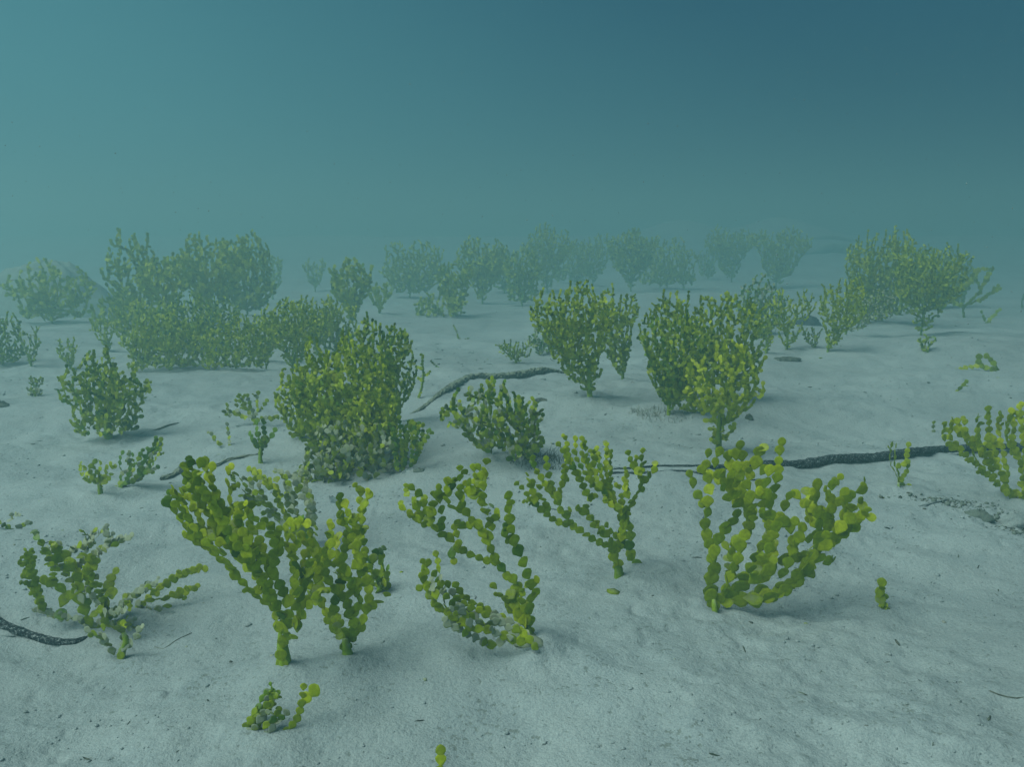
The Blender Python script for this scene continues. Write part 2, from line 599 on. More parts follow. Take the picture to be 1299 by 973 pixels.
# ------------------------------------------------------------------ plants traced branch by branch
def traced(name, label, zoom, base, chains, kinds, size, seed, spread=0.35, echo=0.35, twig=0.5, stalk=0.006,
           single=True, ybase=None, cat='seaweed', face=0.9, most=300):
    """chains: polylines in a zoomed crop (x0, y0, scale); each is carried to its plant's own distance and given depth"""
    r = random.Random(seed)
    x0, y0, sc = zoom
    px = lambda p: (x0 + p[0] / sc, y0 + p[1] / sc)
    B = hit(*(ybase or px(base)))
    bx, by = px(base)
    Y0 = B.y
    o3 = np.array(B)
    metre = Y0 / FPX                                    # metres per pixel at the plant
    segs, nodes = [], []                                # nodes: (px, py, depth)
    for ci, ch in enumerate(chains):
        opt = {}
        if isinstance(ch[-1], dict):
            opt = ch[-1]
            ch = ch[:-1]
        s0, s1 = opt.get('size', size)
        P = [px(p) for p in ch]
        R = resample(P, (s0 + s1) / 2 * 0.83 / metre)
        d0 = 0.0
        if nodes:
            nd = min(nodes, key=lambda q: (q[0] - R[0][0]) ** 2 + (q[1] - R[0][1]) ** 2)
            if (nd[0] - R[0][0]) ** 2 + (nd[1] - R[0][1]) ** 2 < 400:
                d0 = nd[2]
        length = len(R)
        dd = r.uniform(-spread, spread) * length * (s0 + s1) / 2
        wob = r.uniform(0, 6)
        tw = (r.gauss(0, .30), r.gauss(.12, .22))
        reps = [(0.0, 0.0, 0)]
        if r.random() < opt.get('echo', echo) and length > 5:
            reps.append((r.choice((-1, 1)) * r.uniform(0.5, 1.1), r.choice((-1, 1)) * r.uniform(1.2, 2.4), r.randint(1, length // 2)))
        for lat, dep, start in reps:
            pts3 = []
            for i in range(start, length):
                f = i / max(1, length - 1)
                ramp_ = min(1.0, (i - start) / 3.0) if start or lat else 1
                d = d0 + dd * f + 0.004 * math.sin(wob + f * 5) + dep * s0 * ramp_
                qx = R[i][0] + lat * s0 * ramp_ / metre * 0.7
                qy = R[i][1] + (r.uniform(-1, 1) * 0.1 * s0 / metre)
                pts3.append(np.array(at_depth(qx, qy, max(0.3, Y0 + d))))
                if not lat:
                    nodes.append((R[i][0], R[i][1], d))
            for i in range(len(pts3) - 1 + (1 if len(pts3) > 1 else 0)):
                if i == len(pts3) - 1:
                    dirn = pts3[i] - pts3[i - 1]
                else:
                    dirn = pts3[i + 1] - pts3[i]
                f = (i + start) / max(1, length - 1)
                w = (s0 + (s1 - s0) * f) * r.uniform(0.84, 1.02)
                dirn = dirn / (np.linalg.norm(dirn) + 1e-9)
                dirn = dirn + np.array([r.gauss(0, .13), r.gauss(0, .13), r.gauss(0, .13)])
                nrm = np.array([tw[0] + r.gauss(0, .20), -face, tw[1] + r.gauss(0, .16)])
                if opt.get('edge'):
                    nrm = np.array([r.gauss(0, .5), -0.3, r.gauss(1, .3)])
                if ci == 0 and 'size' in opt:
                    nrm = np.array([r.gauss(0, .2), -1, 0.1])
                kk = r.choices(*opt.get('kinds', kinds(f)))[0]
                if i == 0 and ci == 0 and not lat:
                    kk = 'old'
                segs.append(Seg(pts3[i] - dirn * w * 0.10, dirn, nrm, w, w * r.uniform(0.96, 1.10), kk))
                if r.random() < twig * (0.35 + 0.65 * f) * opt.get('twig', 1.0) and i > 0:
                    side = r.choice((-1, 1))
                    ang = side * r.uniform(0.6, 1.0)
                    dx, dz = dirn[0], dirn[2]
                    td = np.array([dx * math.cos(ang) - dz * math.sin(ang), dirn[1] + r.uniform(-.8, .8), dx * math.sin(ang) + dz * math.cos(ang)])
                    q = pts3[i] + dirn * w * 0.55
                    for j in range(r.choice((1, 1, 2))):
                        w2 = w * (0.85 - 0.14 * j)
                        td = td / np.linalg.norm(td)
                        segs.append(Seg(q, td, nrm + np.array([r.gauss(0, .25), 0, r.gauss(0, .2)]), w2, w2 * 0.9, kk))
                        q = q + td * w2 * 0.8
                        td = td + np.array([r.gauss(0, .2), r.gauss(0, .2), 0.25])
    root = empty(name, B)
    FEET.append((B.x, B.y, 0.012 + 0.012 * B.y))
    tag(root, label, cat, GROUP)
    if single:
        individuals(segs, o3, root, most)
    else:
        joined('frond_segments', segs, o3, root)
    if stalk:
        c0 = [c for c in chains[0] if not isinstance(c, dict)]
        run = c0[1:] if isinstance(chains[0][-1], dict) else c0[1:2]
        foot = Vector((B.x, B.y, B.z - 0.012))
        stalk_part(root, B, [foot, Vector((foot.x, foot.y, B.z + 0.001))] + [at_depth(*px(c), Y0 + 0.001) for c in run], stalk * 1.15, stalk * 0.45, seed)
    return root


def k_fresh(f):
    return (['mid', 'young', 'old'], [0.55, 0.12 + 0.45 * f, 0.30 * (1 - f)])


def k_green(f):
    return (['mid', 'young', 'old', 'dark'], [0.60, 0.05 + 0.15 * f, 0.32, 0.05])


def k_bright(f):
    return (['young', 'mid'], [0.3 + 0.5 * f, 0.5 - 0.4 * f])


def k_dark(f):
    return (['old', 'dark', 'mid'], [0.5, 0.3, 0.3])


def k_silt(f):
    return (['silted', 'old', 'mid'], [0.72, 0.18, 0.15])


def k_brown(f):
    return (['old', 'mid', 'silted', 'dark'], [0.38, 0.24, 0.28, 0.14])


# ------------------------------------------------------------------ plants grown inside an outline
def grown(name, label, base, box, kinds, seed, shape='fan', seg=0.0085, cover=1.5, single=False, depth=0.42, stalk=0.005,
          lean=0.0, cat='seaweed', group=GROUP, dist=None, tuft=None, stem=0.09, up=0.35, face=0.8):
    """base: foot pixel; box: left, top, right of the crown in pixels. Carried to the plant's own place and size first."""
    r = random.Random(seed)
    wx_ = (box[2] - box[0]) * (0.17 if base[1] < 415 else 0.10 if base[1] < 480 else 0.04)
    box = (box[0] - wx_, box[1] - (5 if base[1] < 480 else 3), box[2] + wx_, box[3])
    B = hit(*base)
    m = B.y / FPX
    Hh = max(0.012, (base[1] - box[1]) * m)
    if B.y < 3.2 and not single:
        seg *= 0.86
    cx = ((box[0] + box[2]) / 2 - base[0]) * m
    Wd = max(0.008, (box[2] - box[0]) * m / 2)
    o3 = np.array(B)

    def half(t):
        if shape == 'fan':
            return min(1.0, 0.07 + 1.45 * t) * (1.0 if t < 0.85 else 1 - 1.2 * (t - 0.85))
        if shape == 'round':
            return 0.15 + 0.85 * math.sqrt(max(0.0, 1 - (2 * t - 1.1) ** 2 / 1.25))
        if shape == 'column':
            return 0.55 + 0.45 * math.sin(t * 3.1)
        if shape == 'low':
            return 0.85 + 0.15 * math.sin(t * 3) if t < 0.6 else 1.0 - 0.9 * (t - 0.6)
        return 1.0

    ph = [r.uniform(0, 6) for _ in range(4)]

    def inside(p):
        t = p[2] / Hh
        if t < -0.02 or t > 1.03:
            return False
        c = cx * min(1.0, max(0.0, t) * 2.2)
        hw = half(max(t, 0)) * Wd
        x = (p[0] - c) / hw
        y = p[1] / (hw * depth + seg)
        top = 1.10 - 0.13 * (0.5 + 0.5 * math.sin(ph[0] + x * 5)) - 0.20 * (0.5 + 0.5 * math.sin(ph[1] + x * 10 + 4 * y)) ** 1.5 - 0.10 * (0.5 + 0.5 * math.sin(ph[3] + x * 21 - 6 * y)) - 0.10 * abs(x)
        edge = 1.06 - 0.20 * (0.5 + 0.5 * math.sin(ph[2] + t * 13))
        if shape == 'low':
            top += 0.1
        return t < top and x * x + y * y * 0.8 < edge * edge

    area = 0.0
    for t in np.linspace(0.02, 1, 12):
        area += half(t) * Wd * 2 * Hh / 12
    n_max = int(min(3200, max(8, area * cover * 1.2 / (seg * seg * 0.75))))
    segs = []
    cells = {}
    # trunk of a few stacked segments
    stem_h = stem * Hh
    tips = []
    p = np.array([0., 0., 0.])
    d = np.array([cx / (Hh + 1e-6) * 0.5, 0, 1.0])
    d /= np.linalg.norm(d)
    k = 0
    while p[2] < stem_h and k < 12:
        w = seg * r.uniform(0.7, 0.95)
        segs.append(Seg(p + o3, d + np.array([r.gauss(0, .1), 0, 0]), (r.gauss(0, .4), -1, 0), w, w, r.choice(['old', 'silted'])))
        p = p + d * w * 0.75
        k += 1
    if shape == 'low':
        for _ in range(10):
            tips.append((np.array([r.uniform(-0.8, 0.8) * Wd + cx, r.uniform(-.5, .5) * Wd * depth, r.uniform(0, 0.2) * Hh]), np.array([r.uniform(-.4, .4), r.uniform(-.3, .3), 1.0]), 0))
    for a in np.linspace(-0.55, 0.55, 5):
        tips.append((p.copy(), np.array([d[0] + a, r.uniform(-.3, .3), 1.0]), 0))
    alive = list(tips)
    guard = 0
    ends = np.zeros((n_max + 200, 3))
    ne = 0
    for q_ in segs:
        ends[ne] = q_.p - o3
        ne += 1

    def put(q, dr, f):
        nonlocal ne
        w = seg * (1.12 - 0.28 * f) * r.uniform(0.82, 1.15)
        nq = q + dr * w * 0.82
        if not inside(nq) or ne >= n_max:
            return None
        key = tuple(np.floor(nq / (seg * 0.8)).astype(int))
        if cells.get(key, 0) >= (2 if single else 1):
            return None
        cells[key] = cells.get(key, 0) + 1
        segs.append(Seg(q + o3, dr, (r.gauss(0, .42), -face, r.gauss(0.1, .32)), w * 0.90, w * r.uniform(1.0, 1.15), r.choices(*kinds(f))[0]))
        ends[ne] = nq
        ne += 1
        return nq

    # first a free branching start, then fingers reaching for every part of the outline still empty
    while alive and ne < n_max * 0.22 and guard < n_max * 4:
        guard += 1
        q, dr, g_ = alive.pop(r.randrange(len(alive)))
        out = np.array([(q[0] - cx * min(1, q[2] / Hh)) / Wd * 0.3, q[1] / Wd * 0.2, up])
        dr = dr / np.linalg.norm(dr) + np.array([r.gauss(0, .18), r.gauss(0, .2), r.gauss(0, .12)]) + out * 0.35
        dr = dr / np.linalg.norm(dr)
        nq = put(q, dr, min(1, max(0, q[2] / Hh)))
        if nq is None:
            continue
        nb = r.choices((1, 2, 3), (0.50, 0.38, 0.12))[0]
        for b_ in range(nb):
            a = 0 if nb == 1 else (b_ - (nb - 1) / 2) * r.uniform(0.7, 1.0)
            alive.append((nq, np.array([dr[0] * math.cos(a) - dr[2] * math.sin(a), dr[1] + r.uniform(-.35, .35), dr[0] * math.sin(a) + dr[2] * math.cos(a)]), g_ + 1))
    fails = 0
    while ne < n_max and fails < 260:
        T = None
        for _ in range(30):
            c_ = np.array([cx + r.uniform(-1.05, 1.05) * Wd, r.uniform(-1, 1) * Wd * depth, r.uniform(0.08, 1.04) * Hh])
            if inside(c_):
                T = c_
                break
        if T is None:
            fails += 1
            continue
        D = ends[:ne] - T
        cost = np.sqrt((1.9 * D[:, 0]) ** 2 + (1.5 * D[:, 1]) ** 2 + D[:, 2] ** 2) + 2.0 * np.clip(D[:, 2], 0, None)
        k_ = int(np.argmin(cost))
        q = ends[k_].copy()
        if np.linalg.norm(T - q) < seg * 0.6:
            fails += 0.34
            continue
        grew = 0
        for st_ in range(14):
            v = T - q
            L_ = np.linalg.norm(v)
            if L_ < seg * 0.7:
                break
            dr = v / L_ + np.array([r.gauss(0, .16), r.gauss(0, .10), 0.50 if st_ else 0.0])
            dr /= np.linalg.norm(dr)
            nq = put(q, dr, min(1, max(0, q[2] / Hh)))
            if nq is None:
                break
            q = nq
            grew += 1
        fails = 0 if grew else fails + 1
    if lean:
        for s in segs:
            z = (s.p[2] - o3[2])
            s.p[0] += lean * z
            s.d = s.d + np.array([lean * 0.8, 0, 0])
            s.d /= np.linalg.norm(s.d)
            s.n = s.n - s.d * (s.n @ s.d)
            s.n /= np.linalg.norm(s.n)
    root = empty(name, B)
    if B.y < 5:
        FEET.append((B.x, B.y, 0.012 + 0.010 * B.y))
    tag(root, label, cat, group)
    if single:
        individuals(segs, o3, root)
    else:
        joined('frond_segments', segs, o3, root)
    if stalk:
        top = B + Vector((cx * stem * 0.6, 0, stem_h + 0.2 * Hh))
        stalk_part(root, B, [B - Vector((0, 0, 0.01)), B + Vector((0, 0, 0.002)), B.lerp(top, 0.55), top], stalk * 0.95, stalk * 0.4, seed)
    if tuft:
        hair(tuft[0], B + Vector((tuft[1] * m, 0.0, 0)), tuft[2] * m, tuft[3] * m, seed, root, B, tuft[4])
    return root


def hair(name, at, rad, high, seed, root, origin, m, n=150):
    """turf of short curved filaments, one part of its thing"""
    r = random.Random(seed)
    Vs, Fs = [], []
    for i in range(n):
        a, q = r.uniform(0, 6.283), math.sqrt(r.random()) * rad
        x, y = at.x + math.cos(a) * q, at.y + math.sin(a) * q * 0.6
        z = float(ground(x, y))
        d = Vector((r.gauss(0, .55), r.gauss(0, .55), 1.0)).normalized()
        p = Vector((x, y, z - 0.001))
        L = high * r.uniform(0.35, 1.0) * (1.1 - 0.6 * q / rad) / 4
        b = len(Vs)
        w = max(0.0005, high * 0.018)
        s = d.cross(Vector((r.gauss(0, 1), r.gauss(0, 1), 0.1))).normalized()
        for k in range(5):
            ww = w * (1 - 0.18 * k)
            u = s.cross(d).normalized()
            for c in range(3):
                an = c * 2.094
                Vs.append(p + s * math.cos(an) * ww + u * math.sin(an) * ww - Vector(origin))
            if k:
                for c in range(3):
                    c2 = (c + 1) % 3
                    Fs.append((b + (k - 1) * 3 + c, b + (k - 1) * 3 + c2, b + k * 3 + c2, b + k * 3 + c))
            p = p + d * L
            d = (d + Vector((r.gauss(0, .3), r.gauss(0, .3), r.gauss(0, .15)))).normalized()
    o = mesh_obj(name, Vs, Fs, m, root)
    o['kind'] = 'stuff'
    return o


# ------------------------------------------------------------------ the near plants
ZA = (200, 570, 3.243)
traced('seaweed', 'largest green seaweed in the foreground, a leaning fan of beaded branches on one straight stalk', ZA, (518, 920), [
    [(518, 920), (515, 860), (514, 800), (515, 740), (515, 700), {'size': (.0125, .0115), 'twig': .3}],
    [(515, 700), (490, 660), (440, 630), (400, 600), (355, 550), (310, 505), (265, 460), (210, 410), (180, 400), (150, 375), (120, 330), (85, 280), (50, 232)],
    [(150, 375), (165, 335), (130, 300), (110, 240), (80, 190)],
    [(210, 410), (190, 370), (165, 330)],
    [(500, 660), (470, 600), (430, 550), (410, 500), (360, 450), (300, 400), (250, 340), (220, 280), (190, 240), (150, 190), (130, 140), (110, 110), (130, 75)],
    [(250, 340), (245, 280), (230, 220), (190, 160), (165, 110), (140, 80)],
    [(300, 400), (290, 330), (290, 270), (300, 210), (290, 150), (290, 105)],
    [(290, 270), (250, 200), (220, 150), (200, 90)],
    [(530, 650), (520, 590), (480, 520), (450, 460), (430, 400), (400, 340), (370, 300), (385, 245)],
    [(530, 650), (560, 590), (570, 530), (570, 480), (540, 420), (530, 360), (520, 310), (570, 300)],
    [(480, 520), (470, 460), (500, 410), (490, 350), (450, 300)],
    [(515, 710), (560, 720), (590, 680), (605, 620), (640, 590)],
    [(530, 690), (570, 640), (600, 590), (590, 520), (600, 450)],
    [(430, 400), (380, 400), (330, 370), (320, 320)],
    [(400, 600), (430, 540), (390, 480), (350, 420), (330, 340), (350, 290)],
    [(515, 740), (480, 730), (500, 690), (460, 640), (440, 590)],
    [(450, 470), (400, 440), (350, 400), (280, 380), (230, 350)],
    [(515, 770), (550, 780), (575, 740), (580, 700)],
    [(200, 350), (180, 300), (150, 230), (120, 180)],
    [(560, 590), (600, 560), (620, 500), (620, 430), (600, 360)]],
    k_green, (.0102, .0076), 1, spread=.30, echo=.60, twig=.60, stalk=.006)

traced('seaweed', 'narrow upright green seaweed with beaded chains, close beside the largest fan in front', ZA, (790, 882), [
    [(790, 882), (782, 850), (775, 820), (770, 780), {'size': (.012, .012)}],
    [(770, 780), (730, 750), (710, 700), (680, 650), (650, 600), (650, 550), (660, 500), (650, 450), (640, 400), (605, 375)],
    [(780, 790), (820, 750), (790, 690), (780, 640), (740, 590), (700, 540), (690, 480), (700, 430), (700, 380), (710, 330)],
    [(790, 690), (780, 620), (800, 570), (770, 510), (760, 450), (780, 390), (780, 330), (765, 290), (750, 250), (750, 205)],
    [(820, 750), (850, 700), (860, 650), (870, 600), (860, 550), (855, 500), (845, 450), (850, 400), (840, 340), (840, 290), (840, 240), (835, 185)],
    [(840, 240), (862, 200)],
    [(860, 650), (910, 630), (938, 600)],
    [(855, 500), (890, 460), (885, 415), (912, 435)],
    [(780, 390), (815, 345), (800, 290), (775, 240)],
    [(730, 600), (720, 650), (740, 700), (745, 750)],
    [(770, 510), (820, 470), (825, 410), (810, 360), (820, 300)],
    [(650, 600), (625, 560), (620, 500)],
    [(790, 690), (830, 640), (820, 570), (830, 520)],
    [(740, 590), (760, 530), (740, 480), (735, 420), (740, 370)]],
    k_green, (.0100, .0078), 2, spread=.28, echo=.40, twig=.42, stalk=.006)

traced('seaweed', 'silt dusted green seaweed half hidden behind the largest fan in front', (300, 560, 4.864), (430, 760), [
    [(430, 760), (420, 700), (410, 640)],
    [(410, 640), (340, 580), (280, 500), (220, 420), (190, 370), (150, 310), (125, 250)],
    [(220, 400), (150, 370), (110, 350), (50, 270), (10, 215)],
    [(150, 370), (90, 360), (35, 335)],
    [(90, 340), (100, 290), (70, 250)],
    [(380, 600), (350, 520), (300, 440), (260, 370), (240, 290), (190, 240), (120, 180), {'kinds': (['mid', 'young'], [.6, .4])}],
    [(240, 300), (250, 250), (240, 200), {'kinds': (['mid', 'young'], [.6, .4])}],
    [(400, 620), (400, 520), (370, 440), (350, 370), (380, 300), (360, 240), (330, 200)],
    [(400, 560), (440, 480), (450, 400), (430, 330), (400, 270), (370, 220)],
    [(440, 560), (480, 490), (475, 420), (450, 350), (430, 310)],
    [(350, 520), (300, 500), (250, 470), (180, 450)],
    [(350, 370), (310, 330), (320, 280), (300, 240)],
    [(420, 680), (480, 600), (490, 540)]],
    k_silt, (.0105, .0075), 3, spread=.25, echo=.9, twig=.7, ybase=(392, 700), stalk=.006)

grown('seaweed', 'dark little clump of seaweed between the narrow upright one and the bare sand', (482, 748), (462, 690, 494, 748), k_dark, 4, 'column', .0085, 1.6, True)

ZC = (500, 580, 3.605)
traced('seaweed', 'open green seaweed arching over with two long beaded sprays, above a fallen one', ZC, (665, 860), [
    [(665, 860), (640, 835), (620, 810), (600, 770), {'size': (.010, .011)}],
    [(600, 770), (560, 720), (545, 670), (550, 610), (550, 560), (510, 530), (470, 475), (410, 470), (360, 450), (305, 420), (290, 370), (280, 330)],
    [(305, 420), (265, 410), (270, 460)],
    [(270, 380), (235, 360), (200, 340), (160, 310), (115, 290), (90, 270), (50, 240)],
    [(200, 340), (220, 300), (220, 260), (210, 220), (205, 155)],
    [(160, 310), (160, 270), (140, 230), (130, 180), (90, 145)],
    [(115, 290), (110, 240), (95, 200), (65, 178)],
    [(160, 270), (180, 230), (180, 180)],
    [(470, 475), (440, 415), (420, 370), (400, 320), (360, 290), (325, 240), (300, 190), (300, 140), (300, 95), (300, 65)],
    [(400, 320), (350, 305), (320, 330), (298, 300)],
    [(325, 240), (280, 240), (250, 220), (240, 170), (240, 120)],
    [(420, 370), (450, 330), (440, 280), (410, 240), (390, 200), (390, 165), (380, 125), (365, 60)],
    [(390, 170), (340, 170), (350, 120), (330, 80)],
    [(380, 130), (410, 100), (410, 65), (420, 33)],
    [(440, 280), (480, 268), (450, 235)],
    [(620, 770), (625, 700), (630, 640), (620, 570), (600, 505), (575, 445), (545, 380), (545, 325), (520, 285), (530, 235), (525, 195), {'size': (.0125, .0095)}],
    [(545, 380), (500, 350), (520, 300)],
    [(600, 770), (570, 700), (510, 650), (465, 605)],
    [(550, 610), (500, 650), (540, 700)],
    [(590, 740), (530, 700), (520, 650), (560, 600)],
    [(610, 760), (580, 660), (590, 600), (640, 570)],
    [(205, 155), (200, 190), (255, 170), (270, 120)],
    [(300, 190), (340, 190), (330, 130)]],
    k_green, (.0106, .0072), 5, spread=.30, echo=.22, twig=.30, stalk=.005)

fallen = traced('seaweed', 'fallen green seaweed with thin edge-on branches trailing along the sand under the arching one', ZC, (655, 880), [
    [(655, 880), (600, 815), (540, 785), (480, 747), (420, 718), (360, 690), (310, 660), (270, 630), (250, 598), {'size': (.0085, .0075), 'edge': 1}],
    [(600, 850), (540, 830), (440, 802), (350, 775), (280, 742), (240, 700), (200, 690), (170, 630), (140, 600), (130, 550), (150, 500)],
    [(240, 700), (230, 650), (215, 590), (205, 520), (195, 460), {'size': (.0075, .006), 'edge': 1}],
    [(200, 690), (190, 640), (160, 570), (130, 590)],
    [(350, 775), (330, 720), (280, 680), (250, 640), {'kinds': (['silted', 'old'], [.7, .3])}],
    [(540, 830), (470, 860), (400, 840), (330, 800), (280, 770), {'kinds': (['silted', 'old'], [.8, .2])}],
    [(480, 750), (430, 770), (380, 740), (320, 700), {'kinds': (['silted', 'old'], [.6, .4])}],
    [(170, 630), (210, 600), (190, 540)]],
    lambda f: (['mid', 'old', 'silted'], [.25 + .45 * f, .3, .5 * (1 - f)]), (.0088, .0075), 6, spread=.05, echo=.3, twig=.25, ybase=(684, 838), stalk=0)

ZD = (650, 540, 4.635)
traced('seaweed', 'forked green seaweed with one long side arm before the thin end of the black stick', ZD, (630, 908), [
    [(630, 908), (622, 850), (607, 790), (600, 740), {'size': (.0125, .0125), 'kinds': (['young', 'mid'], [.6, .4])}],
    [(600, 740), (560, 700), (510, 690), (455, 660), (400, 620), (350, 585), (290, 575), (245, 555), (205, 520), (160, 490), (130, 450), (90, 410), (60, 370), (35, 342), {'echo': 0, 'twig': .3}],
    [(350, 585), (310, 530), (285, 490), (265, 440), (230, 400), (205, 370), (180, 330), (155, 290), (130, 250), (125, 200), {'echo': 0}],
    [(265, 440), (280, 380), (300, 320), (305, 245), {'echo': 0}],
    [(230, 400), (225, 330), (210, 280), (200, 212), {'echo': 0, 'twig': .3}],
    [(205, 520), (190, 450), (160, 420), (160, 380), {'echo': 0}],
    [(130, 450), (125, 390), (100, 340), (88, 300), {'echo': 0}],
    [(600, 740), (560, 640), (490, 580), (440, 510), (430, 460), (480, 420)],
    [(440, 510), (400, 495)],
    [(480, 430), (430, 400), (410, 340), (370, 270), (350, 220), (320, 170), (280, 125)],
    [(400, 330), (370, 270), (335, 210), (325, 150), (315, 80), {'echo': 0, 'size': (.009, .006)}],
    [(640, 720), (640, 640), (660, 580), (640, 520), (600, 460), (560, 420), (520, 370), (470, 340), (440, 290), (400, 240), (375, 180), (370, 92)],
    [(470, 340), (450, 270), (440, 200), (425, 105), {'echo': 0, 'size': (.009, .006)}],
    [(520, 370), (490, 300), (480, 230), (480, 160), {'echo': 0, 'size': (.009, .007)}],
    [(560, 420), (540, 350), (520, 280), (510, 210), (500, 145), {'echo': 0, 'size': (.009, .006)}],
    [(600, 460), (580, 390), (560, 320), (550, 240), (555, 120), {'echo': 0, 'size': (.009, .006)}],
    [(580, 330), (575, 260), (580, 165), {'echo': 0, 'size': (.008, .006)}],
    [(650, 600), (680, 500), (710, 450), (740, 390), (760, 330), (755, 280), (760, 220), (765, 165)],
    [(760, 330), (800, 310), (830, 270), (838, 238), {'echo': 0}],
    [(755, 280), (715, 260), (700, 210), (685, 168), {'echo': 0}],
    [(710, 450), (670, 400), (670, 310)],
    [(640, 520), (650, 450), (630, 375)],
    [(560, 640), (520, 640), (480, 600), (460, 560)],
    [(600, 740), (640, 700), (600, 640), (560, 590)],
    [(680, 500), (640, 480), (600, 480), (560, 450)],
    [(640, 700), (690, 640), (690, 580), (650, 550)]],
    k_green, (.0105, .0070), 7, spread=.28, echo=.28, twig=.42)

traced('seaweed', 'short leaning chain of fat green beads rising across the foot of the forked seaweed', ZD, (800, 860), [
    [(800, 860), (760, 845), (725, 800), (690, 760), (680, 710), (700, 660), (690, 600), (660, 560), {'size': (.0135, .011)}],
    [(760, 850), (740, 820), (705, 790), {'size': (.013, .011)}],
    [(690, 710), (650, 690), (640, 640)]],
    k_dark, (.012, .010), 8, spread=.12, echo=0, twig=.2, stalk=0)

ZE = (850, 560, 4.232)
traced('seaweed', 'broad green seaweed of large round beads, its skirt sweeping low over the sand', ZE, (240, 915), [
    [(240, 915), (240, 890), (235, 850), {'size': (.0175, .0175), 'kinds': (['old', 'mid'], [.5, .5])}],
    [(245, 890), (210, 800), (220, 705), (235, 615), (190, 530), (190, 455), (195, 395), (200, 340), (160, 290), (120, 245), (112, 190), {'size': (.0165, .0095), 'echo': 0, 'twig': .25, 'kinds': (['old', 'mid'], [.6, .4])}],
    [(200, 340), (220, 285), (210, 220), (180, 175), {'kinds': (['young', 'mid'], [.7, .3])}],
    [(235, 615), (265, 525), (310, 465), (345, 420), (375, 370), (320, 325), (290, 270), {'size': (.0145, .010), 'echo': 0, 'twig': .15, 'kinds': (['old', 'mid'], [.7, .3])}],
    [(250, 870), (300, 800), (315, 730), (360, 650), (310, 585), {'kinds': (['old', 'mid'], [.6, .4])}],
    [(360, 650), (380, 570), (400, 500), (430, 430), (420, 360), (390, 300), (380, 250), (340, 200), (320, 150), (313, 95)],
    [(390, 300), (340, 260), (300, 220), (250, 180), (240, 130), (255, 83), {'kinds': (['young', 'mid'], [.8, .2])}],
    [(340, 200), (395, 150), (385, 95), (375, 43), {'echo': 0, 'twig': .1, 'size': (.013, .0115), 'kinds': (['young'], [1])}],
    [(380, 250), (420, 200), (460, 130), (470, 82), {'size': (.012, .0135), 'kinds': (['young', 'mid'], [.8, .2])}],
    [(350, 810), (400, 730), (440, 670), (480, 600), (500, 540), (540, 490), (510, 420), (500, 340), (490, 290), (470, 240), (490, 180)],
    [(500, 340), (540, 320), (560, 280), (570, 215), (585, 170), (580, 120), (590, 70), (597, 25), {'echo': 0, 'twig': .1, 'size': (.011, .009)}],
    [(510, 420), (570, 430), (645, 420), {'twig': .2}],
    [(540, 490), (590, 410), (615, 370), (632, 312), {'twig': .2}],
    [(270, 860), (400, 840), (510, 830), (590, 800), (650, 750), (700, 690), (750, 640), (800, 590), (850, 540), (880, 480), (870, 400), (860, 330), (870, 262), {'size': (.0175, .0115)}],
    [(800, 590), (800, 520), (790, 450), (750, 400), (740, 340), (695, 310)],
    [(750, 380), (760, 320), (735, 280), {'kinds': (['young', 'mid'], [.6, .4])}],
    [(880, 480), (930, 480), (960, 430), (1000, 400), (1055, 410)],
    [(960, 430), (940, 360), (930, 310), (1005, 278)],
    [(870, 400), (800, 370), (780, 320)],
    [(850, 540), (920, 500), (1010, 440), (1030, 360)],
    [(590, 800), (600, 720), (640, 650), (650, 590), (670, 540), (648, 488), {'twig': .1, 'echo': 0}],
    [(670, 545), (698, 488), {'echo': 0, 'twig': 0}],
    [(670, 545), (728, 525), {'echo': 0, 'twig': 0}],
    [(510, 830), (480, 760), (540, 690), (590, 640), (680, 620), (745, 620), {'size': (.017, .013)}],
    [(440, 670), (510, 650), (560, 590), (540, 520)],
    [(420, 850), (520, 850), (600, 820), (690, 740), (780, 660), {'size': (.018, .014), 'kinds': (['old', 'mid'], [.6, .4])}],
    [(300, 840), (360, 780), (420, 770), (500, 720), {'size': (.018, .015), 'kinds': (['old', 'mid'], [.6, .4])}],
    [(870, 470), (830, 440), (840, 380), (900, 340), (920, 300)],
    [(900, 480), (940, 440), (980, 360), (960, 320)],
    [(420, 430), (450, 380), (350, 330), (330, 260), (290, 190)]],
    k_fresh, (.0140, .0108), 9, spread=.22, echo=.75, twig=.46, stalk=.004)

